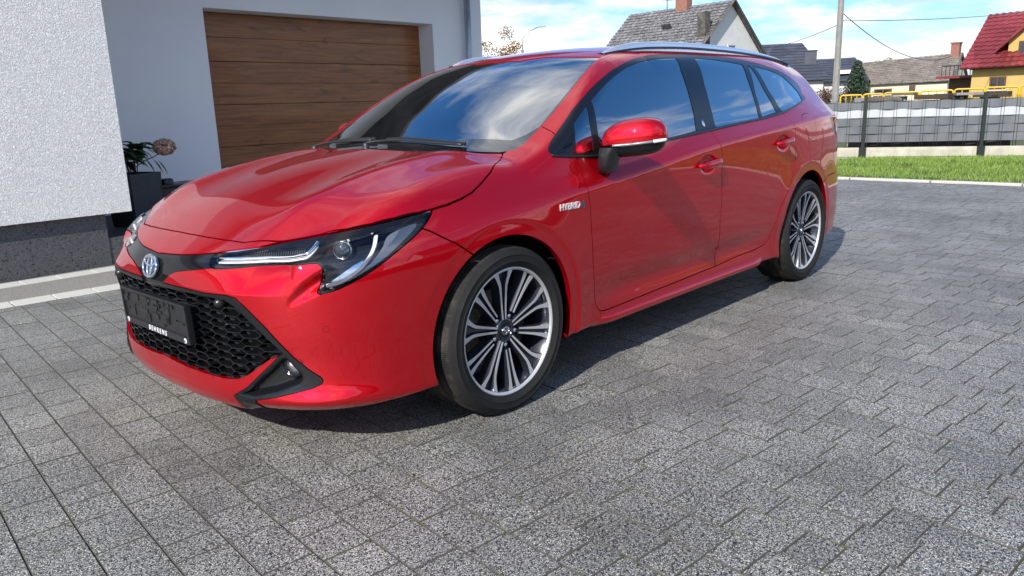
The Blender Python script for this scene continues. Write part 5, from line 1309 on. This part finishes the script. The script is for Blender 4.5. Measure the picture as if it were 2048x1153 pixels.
nb, _ = body_n(np.array([[-.9005, 0.0, .6136]])); d = Vector(nb[0]).normalized(); yv = Vector((0, 0, 1)); yv = (yv - d * yv.dot(d)).normalized(); xv = yv.cross(d)
M = Matrix((xv, yv, d)).transposed().to_4x4(); M.translation = Vector((-.9005, 0, .6136)) + d * .001
emblem(bd, M, (.058, .042), ('chrome', 'badge_blue'))
# --- number plate holder, empty, with its moulded clips and the dealer's name
plh = bpy.data.objects.new('plate_holder', None); COL.objects.link(plh); plh.parent = car
mb = MB(); px0, pz0 = -.9143, .4435
Rt = Matrix.Rotation(-.035, 3, 'Y')
def plate(v): return Vector((px0, 0, pz0)) + Rt @ Vector(v)
def pbox(mb, y0, y1, z0, z1, x0, x1):
    V = [plate((x, y, z)) for x in (x0, x1) for y in (y0, y1) for z in (z0, z1)]
    mb.add(V, [(0, 1, 3, 2), (4, 6, 7, 5), (0, 4, 5, 1), (2, 3, 7, 6), (0, 2, 6, 4), (1, 5, 7, 3)])
pbox(mb, -.265, .265, -.068, .068, 0, .016); mb.build('holder_plate', 'black_satin', plh)
mb = MB()
for y0, y1, z0, z1 in ((-.265, .265, .060, .068), (-.265, .265, -.068, -.046), (-.265, -.255, -.046, .06), (.255, .265, -.046, .06)): pbox(mb, y0, y1, z0, z1, -.006, 0)
mb.build('holder_rim', 'black_plastic', plh)
mb = MB(); rr = random.Random(3)
for k in range(34):
    y = rr.uniform(-.24, .22); z = rr.uniform(-.04, .045); w = rr.choice((.012, .03, .05, .006)); h = rr.choice((.006, .012, .02, .03))
    pbox(mb, y, min(y + w, .25), z, min(z + h, .055), -.003 - .001 * (k % 3), 0)
mb.build('holder_clips', 'black_plastic', plh)['kind'] = 'stuff'
mb = MB(); pbox(mb, -.235, .235, -.062, .062, .016, .07); mb.build('holder_bracket', 'under_black', plh)
Mt = Matrix(((0, 0, -1, 0), (-1, 0, 0, 0), (0, 1, 0, 0), (0, 0, 0, 1)))
Mt.translation = plate((-.0072, -.02, -.057)); text_mesh('holder_lettering', 'BEHRENS', .026, 'plate_white', plh, Mt, .0005, shear=.15, bold=.0001, spacing=1.5)
for yy in (.235, -.235):
    mb = MB(); mb.lathe([(0, .0015), (.0085, .0012), (.0092, 0)], 20); mb.V = [tuple(plate((-.006 - v[2], yy + v[0], -.057 + v[1]))) for v in mb.V]; mb.build('holder_screw_cap', 'plate_white', plh)
    M = Matrix(((0, 0, -1, 0), (-1, 0, 0, 0), (0, 1, 0, 0), (0, 0, 0, 1))); M.translation = plate((-.0045, yy, -.057)); emblem(plh, M, (.0062, .0048), ('black_satin', 'plate_white'), False)
# --- fog lamps, parking sensors, side badge
for sg in (-1, 1):
    fgl = bpy.data.objects.new('fog_lamp', None); COL.objects.link(fgl); fgl.parent = car
    P = Vector(corner_pt([(TR['pt_fog'][0] - TR['pt_fog'][1]) * .7071], [TR['pt_fog'][2]], -.006)[0]); P.y *= sg
    d = Vector((-.93, .36 * sg, 0)).normalized(); u_ = d.cross(Vector((0, 0, 1))); M3 = Matrix((u_, u_.cross(d), d)).transposed()
    for nm, prof, mt in (('fog_ring', [(.047, -.03), (.047, .006), (.041, .012), (.036, .004), (.036, -.01)], 'black_gloss'), ('fog_lens', [(0, .006), (.02, .004), (.036, -.004)], 'lamp_silver'), ('fog_bulb', [(0, .012), (.007, .010), (.010, .004)], 'drl_white')):
        mb = MB(); mb.lathe(prof, 24); mb.V = [tuple(P + M3 @ Vector(v)) for v in mb.V]; mb.build(nm, mt, fgl, smooth=True)
    for key, mt, rad in (('pt_sens1', RED, .0115), ('pt_sens2', RED, .0115), ('pt_gsens', 'black_satin', .017)):
        q = np.array([TR[key]], float); q[:, 1] = abs(q[:, 1]); q[0, 0] -= .018 if key == 'pt_sens2' else 0; q = project_to(q, 0, 4); n_, _ = body_n(q); n_ = Vector(n_[0]); P = Vector(q[0]) + n_ * (.0 if mt == RED else .002); P.y *= sg; n_.y *= sg
        u_ = n_.cross(Vector((0, 0, 1))).normalized(); M3 = Matrix((u_, u_.cross(n_), n_)).transposed()
        mb = MB(); mb.lathe([(rad * .84, .0006), (rad, .0006)] if mt == RED else [(0, .010), (rad * .5, .009), (rad * .75, .002), (rad, -.002), (rad, -.02)], 24)
        mb.V = [tuple(P + M3 @ Vector(v)) for v in mb.V]; mb.build('parking_sensor', 'sensor_ring' if mt == RED else mt, car, smooth=mt != RED)
q = on_body([[.345, .735]], 0)[0]; n_, _ = body_n(np.array([[q[0], -q[1], q[2]]])); n_ = Vector((n_[0][0], -n_[0][1], n_[0][2])); xv = Vector((1, 0, 0)); xv = (xv - n_ * xv.dot(n_)).normalized(); yv = n_.cross(xv)
M = Matrix((xv, yv, n_)).transposed().to_4x4(); M.translation = Vector(q) + n_ * .0015
text_mesh('side_lettering', 'HYBRID', .036, 'silver_bright', car, M, .0016, shear=.15, bold=.0005, spacing=1.0)
mb = MB()
for k, h in enumerate((.012, .017)): 
    mb.box((0, 0, 0), (.006, h * 2 - .006, .004)); 
mb.V = [tuple(M @ (Vector(v) + Vector((.078 + .009 * (i // 8), 0, 0)))) for i, v in enumerate(mb.V)]; mb.build('lettering_flash', 'badge_blue', car)
# roundel on the B pillar
q = on_body([[TR['pt_bcard'][0] , TR['pt_bcard'][2]]], .001)[0]; mb = MB(); mb.lathe([(0, .003), (.012, .002), (.015, 0)], 20); n_, _ = body_n(np.array([[q[0], -q[1], q[2]]])); n_ = Vector((n_[0][0], -n_[0][1], n_[0][2])); u_ = Vector((1, 0, 0)); u_ = (u_ - n_ * u_.dot(n_)).normalized()
M3 = Matrix((u_, n_.cross(u_), n_)).transposed(); mb.V = [tuple(Vector(q) + M3 @ Vector((v[0] * .7, v[1] * 1.25, v[2]))) for v in mb.V]; mb.build('pillar_badge', 'chrome', car, smooth=True)
# sail panel fin in the window corner
sp = on_body([[.41, .957], [.46, .968]], .004); mb = MB(); mb.tube(list(sp), [.002] * len(sp), 6); mb.build('sail_fin', 'black_gloss', car)

# --- door handles
for sg in (-1, 1):
    for hx, hz in ((1.425, .818), (2.28, .875)):
        t = np.linspace(-1, 1, 13); X = np.stack([hx + t * .108, np.full(13, .88), hz + .006 * t], 1)
        off = .030 - .022 * np.clip((np.abs(t) - .55) / .45, 0, 1) ** 1.5; Y = np.array([project_to(X[i:i + 1], 0, 4)[0] for i in range(13)])
        base = .8885; pts = [Vector((X[i, 0], (max(WS(X[i:i + 1, 0], X[i:i + 1, 2])[0] + off[i], 0)) * sg, X[i, 2])) for i in range(13)]
        mb = MB(); mb.tube(pts, [(.010, .0175 * (1 - .55 * max(-b, 0) ** 3 - .15 * max(b, 0) ** 4)) for a, b in zip(off, t)], 12); mb.build('door_handle', RED, car, smooth=True)
# --- sill blades
for sg in (-1, 1):
    xs = np.linspace(.52, 2.13, 30); prof = [(-.030, .245), (.006, .236), (.018, .214), (.008, .196), (-.04, .192)]
    V = []; F = []
    for i, x in enumerate(xs):
        e = min(1, (x - .50) / .16, (2.16 - x) / .08); w = float(WS(np.array([x]), np.array([.23]))[0])
        for a, b in prof: V.append((x, (w + a * e + (e - 1) * .012) * sg, b + (1 - e) * .01))
    for i in range(len(xs) - 1):
        for j in range(len(prof) - 1):
            f = (i * 5 + j, (i + 1) * 5 + j, (i + 1) * 5 + j + 1, i * 5 + j + 1); F.append(f if sg > 0 else f[::-1])
    mesh('sill_blade', V, F, RED, car, smooth=True)
# --- roof rails
rail = [(1.075, .512, 1.362), (1.12, .515, 1.378), (1.20, .522, 1.400), (1.34, .532, 1.418), (1.6, .540, 1.4285), (1.95, .540, 1.431), (2.3, .534, 1.425), (2.65, .520, 1.409), (2.95, .503, 1.386), (3.12, .492, 1.364), (3.22, .486, 1.344)]
for sg in (-1, 1):
    q = smooth_poly([(a, b, c - .012) for a, b, c in rail], 5, False); n_ = len(q); V = []; F = []
    for i in range(n_):
        x, y, zt = q[i]; e = min(1, i / 10., (n_ - 1 - i) / 10.); zr = float(ZT(np.array([x]), np.array([y]))[0]); zb = zr - .03; zt = max(zt, zr + .002); hw = .0125
        zmid = zr + (zt - zr) * .35
        for dy, z_ in ((hw + .006, zb), (hw + .004, zmid), (hw, zt - .008), (hw * .6, zt - .0015), (0, zt), (-hw * .6, zt - .0015), (-hw, zt - .008), (-hw - .004, zmid), (-hw - .006, zb)): V.append((x, (y + dy) * sg, z_))
    for i in range(n_ - 1):
        for j in range(8):
            f = (i * 9 + j, (i + 1) * 9 + j, (i + 1) * 9 + j + 1, i * 9 + j + 1); F.append(f if sg > 0 else f[::-1])
    mesh('roof_rail', V, F, 'silver_rail', car, smooth=True)
    V2 = []
    for i in range(n_):
        x, y, zt = q[i]; zr = float(ZT(np.array([x]), np.array([y]))[0])
        for dy, z_ in ((.027, zr - .006), (.024, zr + .0025), (-.024, zr + .0045), (-.027, zr - .004)): V2.append((x, (y + dy) * sg, z_))
    F2 = [(i * 4 + j, (i + 1) * 4 + j, (i + 1) * 4 + j + 1, i * 4 + j + 1)[::sg] for i in range(n_ - 1) for j in range(3)]
    mesh('rail_gap_line', V2, F2, 'black_satin', car)  # black strip stands in for the shaded gap between rail and roof
# --- mirrors
def superell(c, R, r, e1, e2, n=28, m=20, warp=None):
    V = []; F = []
    sg = lambda v, p: math.copysign(abs(v) ** p, v)
    for i in range(m + 1):
        a = -math.pi / 2 + math.pi * i / m
        for k in range(n):
            b = 2 * math.pi * k / n
            v = Vector((sg(math.cos(a), e1) * sg(math.cos(b), e2) * r[0], sg(math.cos(a), e1) * sg(math.sin(b), e2) * r[1], sg(math.sin(a), e1) * r[2]))
            if warp: v = warp(v)
            V.append(Vector(c) + R @ v)
    for i in range(m):
        for k in range(n): F.append((i * n + k, i * n + (k + 1) % n, (i + 1) * n + (k + 1) % n, (i + 1) * n + k))
    return V, F
for sg in (-1, 1):
    mr = bpy.data.objects.new('door_mirror', None); COL.objects.link(mr); mr.parent = car
    R = Matrix.Rotation(math.radians(24), 3, 'Z')     # inner end forward, outer end swept back
    def loc(v): p = R @ Vector(v); return Vector((.688 + p.x, -.958 * 1 + p.y, .990 + p.z))
    # local: +x forward->rear thickness, y along width (negative = outer)
    def fixs(mb):
        if sg > 0: mb.V = [(v[0], -v[1], v[2]) for v in mb.V]; mb.F = [f[::-1] for f in mb.F]
        return mb
    def capw(v):
        t = v.y / .125; h = 1 - .16 * t * t if v.z > 0 else 1.0
        zt = v.z * (h if v.z > 0 else 1.32) + (.012 * (-t) if True else 0)
        dx = .9 if v.x < 0 else .55
        return Vector((v.x * dx * (1 - .25 * max(-t, 0) ** 2) + (-.010 * (v.z / .06) if v.z < 0 else .018 * (v.z / .06)), v.y * (1 - .12 * (v.z / .06) * (1 if v.z > 0 else 0)), zt))
    V_, F_ = superell((0, 0, 0), Matrix.Identity(3), (.092, .132, .066), .55, .58, 48, 32, capw)
    up_ = MB(); up_.add([loc(v) for v in V_], F_)
    bm = bmesh.new()
    fixs(up_); me = bpy.data.meshes.new('mirror_cap'); me.from_pydata(up_.V, [], up_.F); bm.from_mesh(me)
    pl = Vector((.680, sg * .962, .985 - .024)); nrm = Vector((0, sg * -.10, 1)).normalized()
    bmc = bm.copy(); bmesh.ops.bisect_plane(bmc, geom=bmc.verts[:] + bmc.edges[:] + bmc.faces[:], plane_co=pl, plane_no=nrm, clear_inner=True)
    bmc.to_mesh(me); me.polygons.foreach_set('use_smooth', [True] * len(me.polygons)); link('mirror_cap', me, RED, mr)
    bmc2 = bm.copy(); me2 = bpy.data.meshes.new('mirror_lower'); bmesh.ops.bisect_plane(bmc2, geom=bmc2.verts[:] + bmc2.edges[:] + bmc2.faces[:], plane_co=pl, plane_no=nrm, clear_outer=True)
    for v in bmc2.verts: v.co = v.co + (Vector((.680, sg * .962, .985)) - v.co) * .03
    bmc2.to_mesh(me2); me2.polygons.foreach_set('use_smooth', [True] * len(me2.polygons)); link('mirror_lower', me2, 'black_gloss', mr)
    bm.free(); bmc.free(); bmc2.free(); bpy.data.meshes.remove(me) if me.users == 0 else None
    # silver strip / repeater along the split
    pts = [loc((-.086 * math.cos(t) ** .8 * (.95), -.131 * math.sin(t), -.033 + .014 * math.sin(t))) if t >= 0 else loc((-.086, -.131 * math.sin(t), -.033 - .008 * math.sin(-t))) for t in np.linspace(-.62, 1.35, 22)]
    mb = MB(); mb.tube(pts[:15], (.0045, .0055), 8); fixs(mb).build('mirror_strip', 'silver_dim', mr, smooth=True)
    mb = MB(); mb.tube(pts[14:], (.006, .0065), 8); fixs(mb).build('mirror_repeater', 'drl_white', mr, smooth=True)
    V_, F_ = [], []
    for i, (cx, cy, cz, ax, ay) in enumerate([(.618, -.868, .840, .030, .018), (.610, -.878, .850, .046, .026), (.604, -.886, .880, .050, .030), (.606, -.892, .915, .052, .034), (.620, -.900, .945, .055, .045)]):
        for k in range(20):
            t = 2 * math.pi * k / 20; V_.append((cx + ax * math.copysign(abs(math.cos(t)) ** .6, math.cos(t)), cy + ay * math.copysign(abs(math.sin(t)) ** .6, math.sin(t)), cz))
        if i: F_ += [((i - 1) * 20 + k, (i - 1) * 20 + (k + 1) % 20, i * 20 + (k + 1) % 20, i * 20 + k) for k in range(20)]
    F_.append(tuple(range(20))[::-1]); mb = MB(); mb.add(V_, F_); fixs(mb).build('mirror_stalk', 'black_satin', mr, smooth=True)
    mb = MB(); V_, F_ = superell((0, 0, 0), Matrix.Identity(3), (.003, .108, .050), .5, .6, 24, 10); mb.add([loc((v.x + .052, v.y, v.z)) for v in V_], F_); fixs(mb).build('mirror_glass', 'chrome', mr, smooth=True)
# --- wipers
def topline(pts, off):
    P = np.array(pts, float); X = np.stack([P[:, 0], np.abs(P[:, 1]), ZT(P[:, 0], np.abs(P[:, 1]))], 1); X = project_to(X, off, 5); X[:, 1] = np.copysign(X[:, 1], P[:, 1]); return X
for arm in ([(.14, .10), (.175, .03), (.19, -.10), (.19, -.28), (.185, -.47)], [(.15, .52), (.185, .44), (.20, .30), (.19, .12)]):
    wp = bpy.data.objects.new('wiper', None); COL.objects.link(wp); wp.parent = car
    q = smooth_poly(topline(arm, .014), 4, False); n_ = len(q); mb = MB(); mb.tube([Vector(p) for p in q], [(.008 - .003 * i / n_, .005) for i in range(n_)], 8); mb.build('wiper_arm', 'black_plastic', wp, smooth=True)
    bl = [(arm[1][0] + .03, arm[1][1])] + [(a + .022, b) for a, b in arm[2:]]; q = smooth_poly(topline(bl, .009), 4, False); mb = MB(); mb.tube([Vector(p) for p in q], (.004, .008), 6); mb.build('wiper_blade', 'black_satin', wp)
    mb = MB(); P = topline(arm[:1], .012)[0]; mb.lathe([(0, .004), (.011, .003), (.015, -.004), (.016, -.03)], 16, c=tuple(P)); mb.build('wiper_pivot', 'black_plastic', wp, smooth=True)
# --- wheel wells
for cx in (0., 2.70):
    for sg in (-1, 1):
        mb = MB(); mb.lathe([(.378, .800), (.392, .78), (.396, .60), (.36, .48), (.0, .47)], 36, axis='y', c=(cx, 0, .312), a0=math.radians(-16), a1=math.radians(196))
        if sg < 0: mb.V = [(v[0], -v[1], v[2]) for v in mb.V]
        mb.build('wheel_arch_liner', 'liner_black', car, smooth=True)
mb = MB(); mb.box((1.35, 0, .19), (3.9, 1.1, .02)); mb.box((1.35, 0, .20), (1.9, 1.60, .03)); mb.build('floor_pan', 'under_black', car)

# --- wheels
def bars(r0, r1, a_c, half0, half1, wi0, wi1, flare):
    """one bar of a spoke pair as (radius, centre angle, half width) rows; a_c = pair centre, half = angular offset"""
def make_wheel(parent):
    w = bpy.data.objects.new('wheel', None); COL.objects.link(w); w.parent = parent
    # tyre: axis along y, outer face towards -y
    prof = [(.238, -.098), (.244, -.108), (.2465, -.1075), (.249, -.1105), (.262, -.1150), (.2632, -.1166), (.2665, -.1166), (.268, -.1152), (.285, -.1150), (.2865, -.1163), (.289, -.1160), (.2905, -.1135), (.302, -.107), (.3105, -.098), (.3155, -.086)]
    g = []
    for yy in (-.062, -.024, .024, .062): g += [(.3175, yy - .006), (.310, yy - .004), (.310, yy + .004), (.3175, yy + .006)]
    prof2 = prof + g + [(r, -y) for r, y in prof[::-1]] + [(.236, .09), (.236, -.09)]
    mb = MB(); mb.lathe(prof2, 96, axis='y'); t = mb.build('tyre', 'tyre_rubber', w, angle=35)
    # flat contact patch
    for v in t.data.vertices:
        if v.co.z < -.311: v.co.z = -.311
    mb = MB()
    mb.lathe([(.2405, -.100), (.2420, -.1035), (.2375, -.1055), (.2325, -.102), (.2300, -.096)], 96, axis='y', mi=0)      # machined outer lip
    mb.lathe([(.2300, -.096), (.222, -.080), (.212, -.02), (.205, .09), (.225, .10)], 96, axis='y', mi=1)
    mb.lathe([(.0, -.074), (.030, -.074), (.032, -.078), (.0345, -.078), (.036, -.070)], 40, axis='y', mi=1)
    mb.lathe([(.036, -.074), (.041, -.0765), (.046, -.074), (.052, -.06), (.075, -.02), (.075, .03)], 40, axis='y', mi=1)
    def fy(r): return -.0765 - .018 * max(0, (r - .05) / .18) ** 1.3        # face depth over radius
    def bar(th0, rows, sgn):
        V = []; n = len(rows)
        for r, off, hw in [(r_, o_, h_ * 1.22) for r_, o_, h_ in rows]:                   # off = sideways distance of the bar centre from the pair axis
            ca, sa = math.cos(th0), math.sin(th0)
            for s_ in (-1, 1):
                l = sgn * off + s_ * hw; x = r * ca - l * sa; z = r * sa + l * ca; V.append((x, fy(math.hypot(x, z)), z))
            for s_ in (-1, 1):
                l = sgn * off + s_ * (hw + .003); x = r * ca - l * sa; z = r * sa + l * ca; V.append((x, fy(r) + .007, z))
            for s_ in (-1, 1):
                l = sgn * off + s_ * (hw + .004); x = r * ca - l * sa; z = r * sa + l * ca; V.append((x, fy(r) + .042, z))
        F = []; mi = []
        for i in range(n - 1):
            a, b = i * 6, (i + 1) * 6
            F.append((a, b, b + 1, a + 1)); mi.append(0)
            for p, q in ((0, 2), (2, 4)): F.append((a + q, b + q, b + p, a + p)); mi.append(1)
            for p, q in ((1, 3), (3, 5)): F.append((a + p, b + p, b + q, a + q)); mi.append(1)
        F += [(0, 1, 3, 2), (2, 3, 5, 4)]; mi += [1, 1]
        o = len(mb.V); mb.V += V; mb.F += [tuple(i + o for i in f) for f in F]; mb.mi += mi
    for k in range(5):
        t0 = math.radians(95 + 72 * k)
        for s_ in (-1, 1):   # wide pair, flaring near the rim
            bar(t0, [(.044, .0075, .0030), (.09, .0100, .0034), (.14, .0130, .0040), (.172, .0160, .0048), (.190, .0215, .0060), (.212, .0315, .0075), (.2270, .0385, .0110)], s_)
        t1 = t0 + math.radians(36)
        for s_ in (-1, 1):   # close pair running to a wheel bolt
            bar(t1, [(.074, .0085, .0026), (.11, .0095, .0032), (.16, .0120, .0042), (.195, .0150, .0058), (.2290, .0205, .0082)], s_)
        # fill between close pair near the rim and recessed web in the wide pair
        for th_, rows, dep in ((t1, [(.07, .006), (.2290, .013)], .012), (t0, [(.05, .006), (.172, .014), (.2250, .030)], .016)):
            V = []
            for r, hw in rows:
                ca, sa = math.cos(th_), math.sin(th_)
                for s_ in (-1, 1): V.append((r * ca - s_ * hw * sa, fy(r) + dep, r * sa + s_ * hw * ca))
            o = len(mb.V); mb.V += V
            for i in range(len(rows) - 1): mb.F.append(tuple(o + q for q in (i * 2, i * 2 + 2, i * 2 + 3, i * 2 + 1))); mb.mi.append(1)
    mb.build('rim', ['wheel_face', 'wheel_dark'], w, angle=30)
    for k in range(5):
        t1 = math.radians(95 + 36 + 72 * k); c = (.057 * math.cos(t1), -.060, .057 * math.sin(t1))
        mb = MB(); mb.lathe([(.0, -.014), (.0075, -.013), (.0095, -.008), (.0105, .02)], 12, axis='y', c=c); mb.build('wheel_nut', 'silver_satin', w, smooth=True)
    mb = MB(); mb.lathe([(0, -.0765), (.026, -.0765), (.0275, -.0745)], 32, axis='y'); mb.build('hub_cap', 'black_gloss', w)
    M = Matrix(((1, 0, 0, 0), (0, 0, -1, -.0720), (0, 1, 0, 0), (0, 0, 0, 1)))
    em = emblem(w, M, (.0205, .0150), ('silver_satin', 'black_gloss'), False); em.name = 'hub_emblem'
    mb = MB(); mb.lathe([(.07, .0), (.145, .0), (.145, .022), (.07, .022)], 48, axis='y'); mb.build('brake_disc', 'brake_iron', w, smooth=False)
    mb = MB(); mb.lathe([(.0, -.01), (.07, -.01), (.075, .03)], 24, axis='y'); mb.build('wheel_hub', 'hub_iron', w)
    mb = MB(); mb.lathe([(.10, -.02), (.165, -.02), (.165, .04), (.10, .04)], 14, axis='y', a0=math.radians(-35), a1=math.radians(25)); mb.build('brake_caliper', 'hub_iron', w)
    return w
w0 = make_wheel(car)
def copy_tree(o, parent=None):
    c = o.copy(); COL.objects.link(c); c.parent = parent
    for ch in list(o.children): copy_tree(ch, c)
    return c
WH = [(0, -1, 0), (2.70, -1, 14), (0, 1, 0), (2.70, 1, 20)]
for i, (x, sg, spin) in enumerate(WH):
    w = w0 if i == 0 else copy_tree(w0, car)
    w.location = (x, sg * .7735, .311); w.rotation_euler = (0, math.radians(spin), 0 if sg < 0 else math.pi)

# --- cabin
mb = MB(); mb.box((.62, 0, .90), (.62, 1.40, .10), bev=.03); mb.build('dashboard', 'interior_dark', car)
mb = MB(); mb.box((.80, -.02, 1.02), (.02, .26, .15), bev=.008); mb.build('centre_screen', 'interior_dark', car)
mb = MB(); mb.tube([(1.0 + .05 * math.sin(t), -.37 + .185 * math.cos(t), .98 + .18 * math.sin(t)) for t in np.linspace(0, 2 * math.pi, 33)], .014, 8); mb.box((1.0, -.37, .98), (.03, .34, .03)); mb.box((1.0, -.37, .92), (.03, .05, .14)); mb.build('steering_wheel', 'interior_dark', car, smooth=True)
def seat(x, y, parent):
    s = bpy.data.objects.new('seat', None); COL.objects.link(s); s.parent = parent
    V_, F_ = superell((x, y, .55), Matrix.Rotation(math.radians(-8), 3, 'Y'), (.27, .26, .10), .5, .5, 24, 12); mesh('cushion', V_, F_, 'fabric_grey', s, True)
    V_, F_ = superell((x + .30, y, .84), Matrix.Rotation(math.radians(16), 3, 'Y'), (.07, .25, .34), .45, .5, 24, 14, lambda v: Vector((v.x, v.y * (1 - .22 * max(v.z, 0) / .34), v.z))); mesh('backrest', V_, F_, 'fabric_grey', s, True)
    V_, F_ = superell((x + .40, y, 1.235), Matrix.Rotation(math.radians(10), 3, 'Y'), (.045, .125, .085), .5, .5, 20, 12); mesh('headrest', V_, F_, 'fabric_grey', s, True)
for x, y in ((1.20, -.37), (1.20, .37), (2.10, -.42), (2.10, 0), (2.10, .42)): seat(x, y, car)
mb = MB(); mb.box((1.9, 0, .36), (2.9, 1.5, .03)); mb.box((1.4, .84 - .06, .66), (1.9, .03, .45)); mb.box((1.4, -.84 + .06, .66), (1.9, .03, .45)); mb.build('cabin_floor', 'interior_dark', car)
V_, F_ = superell((.76, 0, 1.235), Matrix.Identity(3), (.012, .11, .032), .5, .5, 20, 10); mesh('inside_mirror', V_, F_, 'interior_dark', car, True)

# the root sits at the middle of the footprint: keep every child where it was built
for ch in car.children: ch.location = Vector(ch.location) - Vector(car.location)
